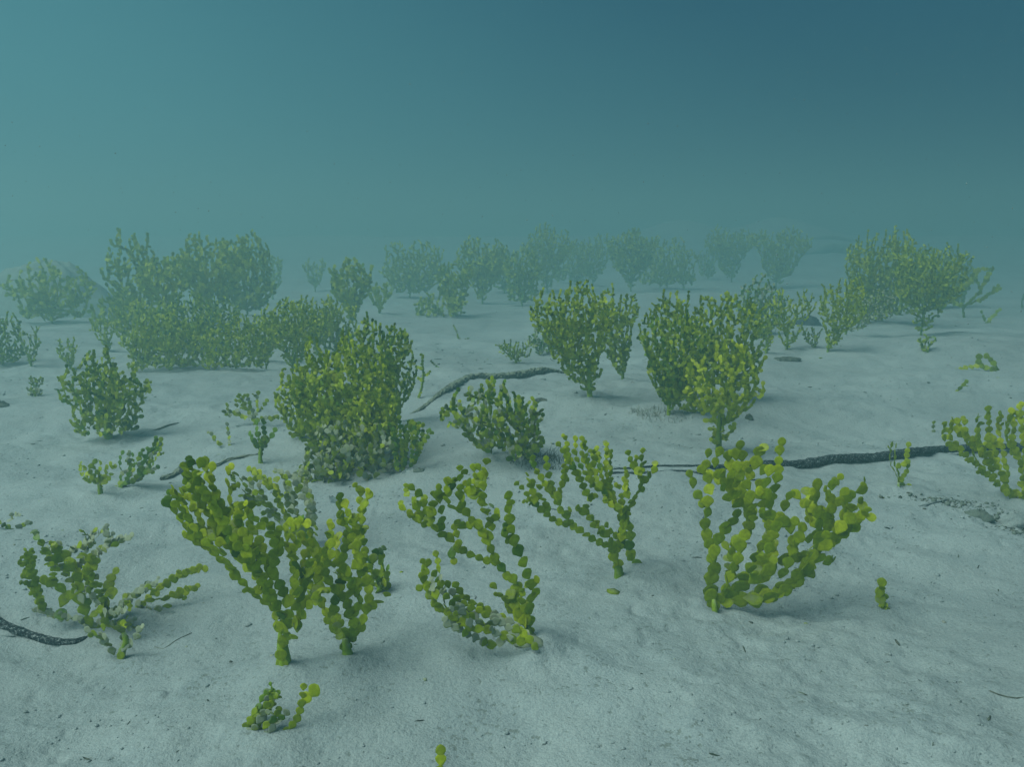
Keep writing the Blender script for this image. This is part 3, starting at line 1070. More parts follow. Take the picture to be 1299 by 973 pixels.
ZL = (960, 470, 3.832)
traced('seaweed', 'bright green round-beaded seaweed over the thick end of the black stick, beside the sunken patch', ZL, (1330, 640), [
    [(1330, 640), (1320, 600), (1290, 570)],
    [(1310, 620), (1260, 600), (1200, 580), (1150, 530), (1100, 480), (1030, 420), (1000, 380), (940, 330), (945, 275)],
    [(1150, 530), (1140, 450), (1120, 400), (1070, 340), (1010, 310), (1010, 265)],
    [(1200, 590), (1220, 500), (1200, 430), (1190, 370), (1180, 310), (1170, 260), (1180, 218)],
    [(1190, 370), (1130, 330), (1130, 270), (1125, 202)],
    [(1070, 340), (1080, 280), (1075, 245)],
    [(1290, 570), (1290, 480), (1260, 400), (1240, 330), (1250, 270), (1240, 208)],
    [(1290, 480), (1310, 400), (1290, 300), (1280, 190)],
    [(1320, 600), (1360, 500), (1350, 400), (1340, 300), (1330, 210)],
    [(1330, 600), (1420, 520), (1450, 420), (1430, 330), (1440, 260)],
    [(1360, 500), (1400, 420), (1390, 330), (1390, 230)],
    [(1100, 480), (1060, 430), (1060, 390), (1030, 360)],
    [(1200, 590), (1240, 610), (1290, 600), {'kinds': (['young'], [1])}],
    [(1220, 540), (1180, 480), (1160, 400), (1150, 350)],
    [(1250, 400), (1220, 350), (1210, 300), (1220, 250)]],
    k_bright, (.0125, .0105), 10, spread=.25, echo=.6, twig=.45, stalk=.007)

ZF = (0, 650, 4.865)
traced('seaweed', 'collapsed silt covered seaweed with upright green lobes, draped over the dark stick end in front', ZF, (640, 730), [
    [(640, 730), (560, 690), (480, 660), (380, 650), (270, 610), {'kinds': (['silted'], [1])}],
    [(270, 610), (220, 500), (170, 390), (130, 290), (155, 262), {'kinds': (['mid', 'old'], [.7, .3])}],
    [(250, 560), (235, 470), (215, 380), (190, 310), {'kinds': (['mid', 'old'], [.6, .4])}],
    [(380, 650), (380, 550), (400, 470), (340, 450), {'kinds': (['mid', 'dark'], [.5, .5]), 'size': (.013, .013)}],
    [(560, 690), (520, 600), (480, 500), (500, 400), (460, 340), (400, 280), (370, 250), {'kinds': (['mid', 'old'], [.7, .3]), 'size': (.013, .011)}],
    [(510, 560), (470, 470), (430, 400), (350, 330), {'kinds': (['mid', 'silted'], [.6, .4])}],
    [(500, 400), (560, 370), (565, 310), {'kinds': (['young', 'mid'], [.5, .5]), 'size': (.014, .013)}],
    [(640, 700), (640, 560), (610, 430), (570, 380), {'kinds': (['mid', 'silted'], [.6, .4])}],
    [(400, 320), (430, 250), (520, 190), (575, 130)],
    [(460, 340), (540, 280), (620, 220), (690, 190), (725, 165)],
    [(600, 240), (670, 190), (655, 120)],
    [(480, 280), (540, 230), (560, 170), (530, 130)],
    [(330, 440), (330, 340), (290, 250), (350, 200)],
    [(290, 250), (250, 190), (215, 125), {'kinds': (['old', 'dark'], [.6, .4]), 'size': (.008, .007)}],
    [(560, 640), (620, 600), (700, 620), (790, 600)],
    [(640, 700), (720, 690), (800, 690), (850, 700), {'kinds': (['mid', 'silted'], [.5, .5])}],
    [(640, 560), (700, 520), (680, 480), {'kinds': (['mid'], [1]), 'size': (.013, .013)}],
    [(700, 620), (770, 560), (830, 490), (900, 450)],
    [(660, 640), (600, 540), (540, 480), (560, 420)],
    [(600, 700), (640, 650), (720, 600), (760, 540)]],
    k_silt, (.0088, .0068), 11, spread=.10, echo=1.0, twig=.95, ybase=(132, 800), stalk=0, face=.6)

traced('seaweed', 'bright yellow-green sprig lying flat on the sand behind the collapsed silty seaweed', ZF, (800, 640), [
    [(800, 640), (870, 575), (940, 500), (1020, 440), (1100, 390), (1215, 345)],
    [(900, 540), (980, 540), (1060, 510), (1140, 472)],
    [(860, 580), (840, 500), (900, 450), {'kinds': (['silted'], [1])}],
    [(850, 590), (940, 600), (1010, 580), {'kinds': (['silted', 'mid'], [.6, .4])}]],
    k_bright, (.0085, .0085), 12, spread=.03, echo=.5, twig=.35, ybase=(170, 778), stalk=0)

traced('seaweed', 'pale fibrous root stub poking from the sand below the collapsed silty seaweed', ZF, (740, 915), [
    [(740, 915), (755, 860), (780, 800), (760, 740), {'size': (.010, .008)}],
    [(700, 880), (680, 820), (640, 770), (640, 730)],
    [(770, 830), (830, 780), (850, 740)],
    [(660, 820), (620, 780), (560, 740)]],
    lambda f: (['silted', 'old'], [.9, .1]), (.0085, .007), 13, spread=.05, echo=.5, twig=.6, stalk=.004)

ZI = (280, 850, 4.06)
traced('seaweed', 'small torn dark seaweed nearest of all, a forked green shoot at one end', ZI, (240, 355), [
    [(240, 355), (300, 330), (360, 300), (400, 230), (420, 170), (425, 105), {'size': (.0065, .0070), 'kinds': (['mid', 'young'], [.6, .4]), 'echo': 0, 'twig': 0}],
    [(425, 165), (462, 130), {'size': (.009, .010), 'kinds': (['mid'], [1]), 'echo': 0, 'twig': 0}],
    [(100, 350), (140, 280), (180, 210), (225, 130), {'kinds': (['old', 'dark'], [.5, .5])}],
    [(130, 335), (190, 280), (240, 220), (290, 150), {'kinds': (['old', 'silted'], [.6, .4])}],
    [(150, 330), (220, 300), (280, 240), {'kinds': (['dark', 'old'], [.6, .4])}],
    [(230, 350), (270, 290), (330, 230), {'kinds': (['silted', 'dark'], [.5, .5])}],
    [(200, 220), (250, 190), (260, 130), {'kinds': (['silted', 'old'], [.5, .5])}]],
    lambda f: (['dark', 'silted', 'old'], [.55, .3, .15]), (.0075, .0062), 14, spread=.03, echo=1.0, twig=.8, stalk=0, ybase=(335, 935))

traced('seaweed', 'tip of a green shoot just entering at the bottom edge', ZI, (1135, 640), [
    [(1135, 640), (1135, 560), (1135, 500), (1135, 435), {'size': (.0085, .0075)}]],
    k_fresh, (.0085, .0075), 15, echo=0, twig=0, stalk=0)

ZK = (850, 560, 4.232)
traced('seaweed', 'single stubby green blade standing in the sand past the broad beaded seaweed', ZK, (1150, 920), [
    [(1165, 925), (1135, 870), (1120, 820), (1135, 790), {'size': (.0125, .0115)}],
    [(1150, 915), (1145, 860), (1140, 800), {'size': (.0105, .0085)}]],
    k_dark, (.012, .010), 16, echo=0, twig=0, stalk=0, spread=0, ybase=(1122, 778))

ZS = (0, 470, 3.891)
traced('seaweed', 'small flat-topped green seaweed like a little tree, beside a leaning darker one', ZS, (495, 632), [
    [(495, 632), (495, 590), (485, 555), {'size': (.0085, .0085), 'kinds': (['mid', 'young'], [.7, .3])}],
    [(485, 555), (440, 540), (410, 520), (400, 495)],
    [(485, 555), (460, 520), (440, 490), (460, 462)],
    [(490, 550), (490, 500), (495, 465)],
    [(495, 555), (520, 520), (520, 480), (540, 465)],
    [(505, 560), (540, 530), (555, 485)],
    [(480, 550), (500, 520), (470, 490)],
    [(490, 545), (455, 535), (425, 490)]],
    lambda f: (['mid', 'old'], [.7, .3]), (.0095, .0080), 17, spread=.15, echo=.5, twig=.3, stalk=.004)

traced('seaweed', 'leaning dark seaweed with pale dusted edges beside the little flat-topped one', ZS, (560, 585), [
    [(560, 585), (600, 570), (630, 540), (640, 500), (645, 460), (640, 425)],
    [(590, 570), (600, 510), (590, 460), (600, 415)],
    [(600, 575), (670, 530), (700, 480), (720, 430), (750, 390), (765, 352)],
    [(660, 535), (710, 500), (765, 490), (770, 480)],
    [(690, 500), (680, 440), (700, 400)],
    [(640, 550), (700, 520), (740, 450), (775, 375)],
    [(720, 500), (750, 450), (740, 400)]],
    lambda f: (['dark', 'old', 'silted'], [.4, .35, .25]), (.0095, .0075), 18, spread=.12, echo=.7, twig=.5, stalk=.003)

ZU = (180, 480, 5.905)
traced('seaweed', 'tiny dark green seaweed shaped like a goblet on a bare stem', ZU, (890, 655), [
    [(890, 655), (888, 610), (888, 560), (888, 515), {'size': (.0080, .0105), 'twig': 0}],
    [(888, 520), (850, 480), (820, 450), (815, 425)],
    [(888, 520), (880, 450), (860, 400), (862, 350), {'size': (.012, .009)}],
    [(888, 520), (920, 470), (970, 440), (990, 400)],
    [(888, 500), (920, 440), (915, 390), (912, 345), {'size': (.012, .009)}],
    [(888, 510), (840, 500), (860, 440)],
    [(895, 510), (940, 480), (925, 420)]],
    lambda f: (['dark', 'old'], [.8, .2]), (.012, .010), 19, spread=.1, echo=.3, twig=.1, stalk=.0045)

traced('seaweed', 'pale sprawling seaweed sprays behind the tiny goblet, a white shell fragment under them', ZU, (850, 330), [
    [(850, 360), (830, 300), (800, 250), (760, 200), (755, 150)],
    [(830, 300), (870, 240), (860, 190), (870, 125)],
    [(820, 290), (760, 290), (710, 260), (650, 250), (640, 215)],
    [(700, 270), (630, 280), (625, 265)],
    [(720, 250), (705, 180)],
    [(870, 250), (910, 210), (930, 180)],
    [(860, 320), (920, 290), (950, 300), (1000, 290)],
    [(840, 280), (810, 190), (795, 140)]],
    lambda f: (['young', 'silted', 'mid'], [.25, .35, .4]), (.0095, .0090), 20, spread=.10, echo=.4, twig=.35, stalk=0, ybase=(325, 543))

traced('seaweed', 'thin pale upright sprig on the sand beside the tiny goblet seaweed', ZU, (660, 520), [
    [(660, 520), (655, 470), (645, 420), (640, 360)],
    [(580, 490), (550, 465)], [(600, 495), (560, 480), (530, 430)]],
    lambda f: (['young', 'silted'], [.6, .4]), (.0085, .0075), 21, spread=.03, echo=0, twig=.3, stalk=0)

ZM = (960, 470, 3.832)
traced('seaweed', 'little forked green seaweed standing before the thick dark stick', ZM, (690, 578), [
    [(690, 578), (690, 545), (690, 500), (672, 460), (670, 420), (675, 375)],
    [(690, 540), (720, 510), (735, 460), (725, 420), (735, 375)],
    [(680, 470), (720, 450)], [(690, 560), (725, 560)]],
    k_fresh, (.0095, .0090), 22, spread=.1, echo=.3, twig=.2, stalk=.003)

traced('seaweed', 'single short pale sprout just behind the thick dark stick', ZM, (862, 325), [
    [(862, 325), (858, 295), (860, 262), {'size': (.010, .008)}]],
    lambda f: (['young', 'silted'], [.6, .4]), (.009, .008), 23, echo=0, twig=.2, stalk=0)

traced('seaweed', 'single upright wiry shoot with paired beads, beside the bent stick end', (320, 270, 3.891), (815, 935), [
    [(815, 935), (835, 870), (845, 800), (840, 760), (842, 710), {'size': (.006, .0085)}],
    [(842, 830), (828, 820)], [(842, 800), (858, 795)], [(840, 770), (825, 765)]],
    lambda f: (['mid', 'old'], [.7, .3]), (.0095, .0085), 24, spread=0, echo=0, twig=.25, stalk=.002)

# finger-like dark plant at the edge of the big clump
ZP = (340, 380, 4.055)
traced('seaweed', 'dark green finger-like upright seaweed at the edge of the big clump in the middle', ZP, (720, 870), [
    [(690, 880), (690, 780), (680, 700), (680, 640), (675, 590)],
    [(700, 860), (710, 760), (700, 690), (720, 640)],
    [(730, 860), (745, 760), (740, 690), (735, 650)],
    [(750, 850), (770, 760), (765, 700), (775, 645)],
    [(750, 840), (790, 740), (795, 660)],
    [(760, 800), (800, 730), (822, 690)],
    [(660, 880), (650, 780), (640, 700), (630, 650)],
    [(670, 880), (660, 800), (665, 720), (650, 670)]],
    lambda f: (['dark', 'old', 'mid'], [.45, .4, .15]), (.0085, .0075), 25, spread=.12, echo=.5, twig=.25, stalk=0, ybase=(515, 600))

# ------------------------------------------------------------------ middle distance, each grown at its own place
g = grown
g('seaweed', 'low silt dusted cushion of seaweed at the foot of the big clump in the middle', (440, 606), (386, 520, 520, 606), k_silt, 30, 'low', .0100, 2.3, single=True, depth=.55, face=.5)
g('seaweed', 'leafy green seaweed rising on the outer flank of the big middle clump', (415, 575), (368, 420, 440, 572), k_green, 70, 'column', .0092, 1.9, depth=.45)
g('seaweed', 'tall dense green seaweed in the heart of the big clump in the middle', (450, 590), (395, 408, 505, 590), k_green, 31, 'column', .0088, 2.3, depth=.5)
g('seaweed', 'darker green seaweed filling the far side of the big clump in the middle', (478, 545), (440, 398, 522, 540), k_dark, 32, 'fan', .0088, 2.2, depth=.4)
g('seaweed', 'yellowish green seaweed in front of the tall one in the big middle clump', (470, 600), (432, 480, 512, 590), k_fresh, 33, 'fan', .0095, 2.1, depth=.4)
g('seaweed', 'slender green seaweed on a bent stem at the outer side of the big middle clump', (382, 560), (350, 455, 405, 556), k_fresh, 34, 'column', .0085, 1.5)
g('seaweed', 'open dark seaweed spray reaching out of the big clump over the bent stick', (500, 535), (488, 430, 530, 530), k_dark, 35, 'fan', .0088, 1.2, lean=.05)
g('seaweed', 'silty scrap of seaweed lying flat against the big middle clump', (400, 612), (372, 585, 440, 612), k_silt, 36, 'low', .0095, 1.8, single=True, stalk=0, face=.4)
g('seaweed', 'bushy brown-green seaweed leaning back over a hump of sand, dark fuzz at its foot', (668, 586), (560, 474, 684, 584), k_brown, 37, 'round', .0098, 2.0, depth=.55,
  tuft=('turf', 14, 38, 34, M_TUFT))
g('seaweed', 'yellow-green seaweed opening like a tree from one stem, just before the dark bush', (911, 574), (856, 425, 972, 570), k_bright, 38, 'fan', .0102, 1.35, stalk=.007, stem=.2)
g('seaweed', 'bright yellow-green upright spray leaning against the dark bush', (880, 530), (845, 438, 892, 530), k_bright, 39, 'column', .0100, 1.3)
g('seaweed', 'dark green bush of seaweed standing right behind the yellow-green tree-like one', (848, 528), (808, 392, 905, 522), k_dark, 40, 'fan', .0095, 2.3, depth=.5,
  tuft=('turf', -10, 42, 26, M_TUFT_PALE))
g('seaweed', 'wide hazy green bush of seaweed behind the dark bush', (905, 505), (818, 362, 965, 500), k_green, 41, 'round', .0100, 2.1, depth=.4)
g('seaweed', 'large rounded green seaweed on a short pale stem past the end of the bent stick', (748, 508), (674, 357, 782, 505), k_green, 42, 'fan', .0095, 2.3, depth=.45, stalk=.008, stem=.16)
g('seaweed', 'green seaweed with a narrow foot close beside the large rounded one', (790, 486), (748, 366, 808, 483), k_green, 43, 'fan', .0095, 2.1)
g('seaweed', 'grey dead seaweed remnant under the large rounded seaweed', (700, 452), (672, 410, 712, 452), lambda f: (['dark', 'silted'], [.5, .5]), 44, 'low', .0085, 1.4,
  tuft=('turf', 0, 18, 14, M_TUFT))
g('seaweed', 'small sprawling wiry seaweed lying on top of the bent stick', (655, 462), (627, 432, 682, 461), k_brown, 45, 'fan', .0075, 1.1, stem=.05)
g('seaweed', 'round dark green bush of seaweed alone on open sand, on a stub of a foot', (138, 558), (84, 436, 192, 552), lambda f: (['old', 'mid', 'dark'], [.45, .35, .2]), 46, 'round', .0102, 2.0, depth=.5, stalk=.010, stem=.07)
g('seaweed', 'tiny green tuft of a seaweed on a dark stem behind the round bush', (90, 470), (73, 428, 99, 462), k_fresh, 47, 'fan', .0095, 1.2)
g('seaweed', 'bright forked sprig of seaweed behind the round dark bush', (138, 448), (116, 398, 150, 446), k_fresh, 48, 'fan', .0100, .9)
g('seaweed', 'withered little seaweed on the sand near the edge, stem bent', (45, 504), (34, 474, 58, 503), k_silt, 49, 'column', .0080, 1.2)
g('seaweed', 'sagging pale-tipped seaweed with two thin drooping stems near the edge', (40, 468), (28, 410, 56, 462), k_brown, 50, 'fan', .0090, .9)
g('seaweed', 'hazy dark seaweed cut by the edge of the picture, behind the sagging one', (4, 465), (-40, 395, 28, 462), k_dark, 51, 'round', .0100, 1.8)
g('seaweed', 'low broad seaweed bush joining the round dark one', (215, 472), (165, 402, 270, 470), k_green, 52, 'low', .0105, 2.2)
g('seaweed', 'dark ragged heap of seaweed behind the low broad bush and the tussock', (250, 446), (200, 372, 300, 444), k_dark, 56, 'round', .0115, 2.0)
g('seaweed', 'short leafy seaweed filling the gap between the low broad bush and the pointed hazy one', (190, 440), (150, 385, 222, 438), k_green, 57, 'low', .0115, 1.9)
g('seaweed', 'loose green seaweed between the tussock and the ragged peaks', (338, 462), (312, 398, 366, 460), k_green, 58, 'fan', .0100, 1.9)
g('seaweed', 'pale-tipped green seaweed standing behind the ragged peaks', (402, 455), (374, 378, 432, 452), k_fresh, 59, 'fan', .0110, 1.8)
g('seaweed', 'shaggy seaweed tussock on the brow of a small sand step, shadow beneath', (300, 472), (262, 405, 340, 471), k_green, 53, 'low', .0100, 1.9)
g('seaweed', 'ragged green seaweed with several peaks next to the tussock on the sand step', (372, 474), (336, 380, 412, 472), k_green, 54, 'fan', .0100, 2.0)
g('seaweed', 'upright hazy green seaweed directly behind the big middle clump', (428, 452), (398, 380, 455, 450), k_green, 55, 'column', .0110, 1.5)
# right-hand group
g('seaweed', 'slim branching seaweed with separate fingers, in front of the grey rubble', (998, 446), (972, 364, 1028, 444), k_fresh, 60, 'fan', .0095, 1.1, stem=.2)
g('seaweed', 'many-fingered pale green seaweed casting a long shadow on the sand', (1050, 447), (1034, 350, 1092, 445), k_fresh, 61, 'fan', .0095, 1.6, lean=.03, stem=.1)
g('seaweed', 'small stooping twig of seaweed between the two fingered ones', (1034, 443), (1014, 416, 1042, 441), k_brown, 62, 'fan', .0080, .9)
g('seaweed', 'leaning feathery seaweed sweeping away over its own shadow', (1072, 428), (1078, 372, 1135, 422), k_silt, 63, 'fan', .0095, 1.5)
g('seaweed', 'biggest hazy bush of the far right-hand group, yellow-green and flat topped', (1118, 410), (1078, 292, 1160, 405), k_fresh, 64, 'round', .0120, 2.4, stalk=.008)
g('seaweed', 'wide-crowned seaweed on one slender bare stem beyond the bright sand', (1168, 428), (1130, 312, 1220, 412), k_green, 65, 'fan', .0125, 1.9, stem=.30)
g('seaweed', 'dark leafy stub of seaweed at the foot of the slender stemmed one', (1172, 447), (1164, 424, 1186, 446), k_dark, 66, 'fan', .0105, 1.2)
traced('seaweed', 'open two-armed seaweed in the shape of a cup, farthest out on the bright sand', (960, 270, 3.832), (1008, 515), [
    [(1008, 515), (1005, 480), (1000, 455)],
    [(1000, 455), (950, 430), (920, 390), (915, 350), (960, 300)],
    [(1000, 460), (1050, 420), (1090, 370), (1110, 320), (1130, 285)],
    [(1090, 370), (1060, 310), (1080, 280), (1110, 270)],
    [(1030, 440), (1090, 420), (1140, 390), (1175, 370)],
    [(930, 390), (980, 370), (1020, 340), (1040, 320)]],
    k_fresh, (.024, .021), 67, spread=.1, echo=.6, twig=.5, stalk=.005, single=False)
g('seaweed', 'grey-green withered seaweed heap behind the wide hazy bush', (962, 425), (935, 350, 990, 422), lambda f: (['dark', 'silted', 'old'], [.4, .35, .25]), 68, 'round', .0110, 1.6,
  tuft=('turf', 0, 24, 20, M_TUFT))
g('seaweed', 'thin bare-stemmed seaweed between the wide hazy bush and the slim fingered one', (972, 452), (948, 395, 985, 450), k_green, 69, 'fan', .0095, 1.2, stem=.3)

# far row fading into the murk
FAR = [
    ('tall ghostly seaweed with a split crown, far off near the mound', (176, 412), (144, 288, 200, 408), 'column', 1.3),
    ('hazy pointed seaweed between the ghostly tall one and the broad hazy mass', (218, 418), (180, 326, 240, 415), 'fan', 1.8),
    ('broad hazy bush of seaweed, the widest in the far left murk', (268, 412), (232, 298, 312, 405), 'fan', 2.0),
    ('second broad hazy bush joined to the widest one in the murk', (314, 402), (286, 298, 344, 398), 'round', 2.0),
    ('faint thin forked seaweed just past the broad hazy bushes', (346, 380), (332, 322, 360, 378), 'fan', .9),
    ('faint small goblet of seaweed standing alone in the murk', (400, 370), (388, 332, 412, 368), 'fan', 1.3),
    ('hazy seaweed with a leaning double crown right behind the big middle clump', (446, 412), (424, 330, 470, 408), 'fan', 2.0),
    ('small hazy seaweed on a thin stem next to the leaning double crown', (482, 400), (468, 360, 496, 396), 'fan', 1.2),
    ('faintest wide seaweed of the far row, almost lost in the murk', (520, 378), (494, 308, 560, 374), 'round', 1.6),
    ('hazy seaweed with a trailing skirt above the stub on open sand', (578, 402), (556, 338, 596, 400), 'fan', 1.9),
    ('low straggling skirt of seaweed at the foot of the hazy one above the stub', (560, 403), (530, 376, 586, 402), 'low', 1.3),
    ('dense hazy seaweed with an arched crown in the far row', (612, 386), (584, 306, 638, 382), 'fan', 2.0),
    ('slender hazy seaweed with two columns in the far row', (662, 388), (644, 312, 682, 386), 'column', 1.5),
    ('tallest pale seaweed of the far row, crown lost in the murk', (694, 372), (668, 288, 718, 368), 'fan', 1.7),
    ('faint seaweed of the far row with a sloping crown beside the ribbed one', (752, 362), (728, 302, 776, 358), 'fan', 1.5),
    ('dense ribbed seaweed of the far row on a forked foot', (800, 370), (774, 294, 826, 366), 'fan', 2.1),
    ('ragged seaweed of the far row with bare twigs sticking up', (846, 366), (820, 308, 876, 364), 'low', 1.5),
    ('bunched hazy seaweed with one long twig pointing out, before the pale sand hill', (928, 358), (900, 292, 948, 354), 'fan', 1.9),
    ('short pale seaweed tucked beside the bunched one with the long twig', (898, 354), (886, 318, 906, 353), 'column', 1.2),
    ('open-crowned hazy seaweed standing against the second pale sand hill', (984, 366), (960, 292, 1018, 362), 'fan', 1.8),
    ('hazy bush of seaweed behind the wide-crowned one on the slender stem', (1190, 392), (1150, 316, 1222, 390), 'round', 2.0),
    ('half lost hazy seaweed tucked behind the dense arched one in the far row', (640, 372), (622, 318, 660, 370), 'round', 1.5),
    ('half lost hazy seaweed between the tallest pale one and the sloping crown', (724, 360), (706, 316, 744, 358), 'low', 1.5),
    ('dim seaweed spreading in front of the dark mound in the far murk', (66, 412), (22, 330, 110, 408), 'round', 1.4),
    ('dim seaweed clump low between the mound and the ghostly tall one', (150, 418), (118, 376, 186, 416), 'low', 1.3),
]
for i, (lab, b, bx, sh, cov) in enumerate(FAR):
    g('seaweed', lab, b, bx, k_fresh if i % 3 else k_green, 80 + i, sh, .0185, cov * 1.15, depth=.35, stalk=.006, group='hazy seaweeds fading into the murk')

# small leaves and scraps on the open sand
ZR = (960, 270, 3.832)
SCR = [
    ('seaweed_scrap', 'curled dark green leaf scrap with one raised corner, farthest scrap on the bright sand', [[(1120, 545), (1105, 515), (1095, 490)], [(1125, 540), (1140, 510), (1175, 475)]], (.014, .012), 'old'),
    ('seaweed_scrap', 'heart-shaped green leaf scrap lying tilted on the bright sand', [[(1180, 775), (1130, 755), (1080, 735), (1080, 712)], [(1175, 770), (1150, 735), (1128, 705)]], (.012, .011), 'old'),
    ('seaweed_scrap', 'pale yellow blade lying flat on the sand beside the heart-shaped scrap', [[(905, 770), (960, 768), (1010, 755), (1055, 745)]], (.010, .010), 'young'),
    ('seaweed_scrap', 'short dark stub leaning in the sand nearer than the pale yellow blade', [[(970, 880), (990, 850), (1010, 825)]], (.0085, .0075), 'old'),
    ('seaweed_scrap', 'blurred dark scrap of weed at the edge of the picture on the far bright sand', [[(1290, 475), (1290, 430), (1300, 400)], [(1290, 475), (1240, 482)]], (.013, .012), 'dark'),
]
for i, (nm, lab, chs, sz, kd) in enumerate(SCR):
    b = chs[0][0]
    traced(nm, lab, ZR, b, [list(c) for c in chs], lambda f, kd=kd: ([kd], [1]), (sz[0] * 1.5, sz[1] * 1.5), 120 + i, spread=0, echo=0, twig=0, stalk=0, cat='seaweed scrap')
traced('seaweed_scrap', 'small green twig stub lying on open sand before the hazy seaweed skirt', (320, 270, 3.891), (1050, 635), [
    [(1055, 635), (1020, 620), (1010, 590), (995, 560), {'size': (.009, .008)}], [(1040, 635), (1060, 622)]],
    lambda f: (['old', 'silted'], [.6, .4]), (.009, .008), 130, spread=0, echo=0, twig=.2, stalk=0, cat='seaweed scrap')
traced('seaweed_scrap', 'brown scrap of twig on the sand near the wiry upright shoot', (320, 270, 3.891), (930, 775), [
    [(935, 775), (905, 755), (885, 735)]], lambda f: (['silted', 'dark'], [.5, .5]), (.009, .007), 131, spread=0, echo=0, twig=.2, stalk=0, cat='seaweed scrap')
traced('seaweed_scrap', 'ragged dusty scrap of weed at the very edge, a thin blade sticking up', (0, 640, 16.2), (180, 560), [
    [(320, 540), (180, 560), (60, 540), (-60, 560)], [(200, 520), (100, 440), (0, 380), (-80, 330)], [(330, 450), (420, 460), (520, 400)], [(170, 350), (240, 290), (300, 200)]],
    k_silt, (.008, .007), 132, spread=.02, echo=.5, twig=.5, stalk=0, ybase=(8, 675), cat='seaweed scrap')

def lying(name, label, cat, pts, radii, m, lift=0.3, flat=0.75, seed=0, sub=None, step=.006, rough=.10):
    """a stick lying on the seabed: pts are pixels of its middle line, radii in pixels, third value lifts it clear of the sand (metres)"""
    P3, R3 = [], []
    for i, q in enumerate(pts):
        h = hit(q[0], q[1] + radii[i] * 0.8)
        m_ = h.y / FPX
        lift_ = q[2] if len(q) > 2 else 0
        c = at_depth(q[0], q[1], h.y - lift_ * 0.5) if lift_ else h + Vector((0, 0, radii[i] * m_ * 0.55))
        P3.append(tuple(c) + (radii[i] * m_,))
    R = resample(P3, step)
    o3 = Vector(P3[0][:3])
    V, F = tube([Vector(r[:3]) - o3 for r in R], [max(r[3], .0006) for r in R], 13, flat, rough, seed)
    # knobs and flakes of crust
    o = mesh_obj(name, V, F, m, smooth=False)
    o.location = o3
    tag(o, label, cat)
    return o, R


st, R = lying('sunken_stick', 'grey bent stick half bridging the sand between the big clump and the rounded seaweed', 'stick',
      [(505, 530), (535, 516), (562, 498), (580, 483), (600, 476), (630, 475), (660, 472), (690, 470), (718, 472)], [1.6, 3.0, 4.3, 5.2, 5.6, 6, 6.4, 5.6, 1.6], M_STICK2, seed=3, rough=.24, step=.004)
st2, R2 = lying('sunken_stick', 'long black speckled stick running from the forked seaweed to the bright one by the edge', 'stick',
      [(775, 594), (830, 589), (880, 589), (920, 588), (970, 588), (1010, 586), (1060, 582), (1110, 577), (1160, 573, .008), (1215, 569, .015), (1290, 566, .012), (1400, 560)],
      [1.4, 1.5, 1.8, 4, 6.2, 7.4, 7.6, 7.8, 6.6, 5.8, 5.4, 5], M_STICK, seed=4, rough=.20)
lying('twig', 'thin bent root below the slim end of the long black stick', 'twig', [(772, 598), (820, 598), (860, 594), (885, 600), (930, 606), (985, 604)], [2.5, 2.2, 2, 2, 1.5, 1], M_STICK, seed=5)
lying('sunken_stick', 'dark blue-black stick end under the collapsed silty seaweed', 'stick',
      [(-60, 762), (-20, 778), (0, 788), (22, 797), (42, 803), (62, 810), (82, 814), (100, 813), (118, 806)], [8, 8, 7, 6.5, 6, 6, 5.5, 5, 2], M_STICK, seed=6, rough=.16)
lying('twig', 'crusted runner root winding over the sand to the tiny goblet seaweed', 'twig',
      [(205, 605), (222, 598), (235, 588), (252, 588), (270, 590), (290, 583), (310, 578), (328, 576)], [4, 4, 3.5, 3, 3, 2.5, 2.5, 1.5], M_STICK2, seed=7, rough=.35)
lying('twig', 'dark thread of root beside the crusted runner root', 'twig', [(212, 600), (230, 597), (238, 583)], [2.5, 2, 1.5], M_DEBRIS, seed=8, rough=.3)
lying('twig', 'thin bent twig lying bare on the near sand under the bright flat sprig', 'twig', [(196, 818), (208, 820), (222, 812), (243, 801)], [.8, 1.1, 1.1, .6], M_DEBRIS, seed=9)
lying('twig', 'fine dark root thread in the near sand close to the corner', 'twig', [(1255, 880), (1272, 884), (1290, 888), (1310, 888)], [.7, .9, .9, .6], M_DEBRIS, seed=10)
lying('twig', 'faint line of root on the sand beside the round dark bush', 'twig', [(178, 552), (200, 546), (215, 541), (226, 535)], [.8, 1.4, 1.4, .8], M_DEBRIS, seed=11)
lying('twig', 'pale raised root crossing the sand near the rubble patch', 'twig', [(1165, 645), (1185, 639), (1205, 632), (1225, 634)], [1.0, 1.6, 1.6, 1.0], M_CRUMB, seed=12)
lying('sunken_stick', 'blurred dark stick half buried at the crest behind the biggest hazy right-hand bush', 'stick', [(1018, 322), (1035, 319), (1052, 313), (1070, 314), (1092, 318)], [1.5, 3, 8, 9, 7], M_STICK2, seed=13, step=.03)
lying('sunken_stick', 'fainter second stick on the crest above the half buried one', 'stick', [(1030, 303), (1048, 300), (1066, 301), (1085, 305)], [1.5, 4, 4, 2], M_STICK2, seed=14, step=.03)


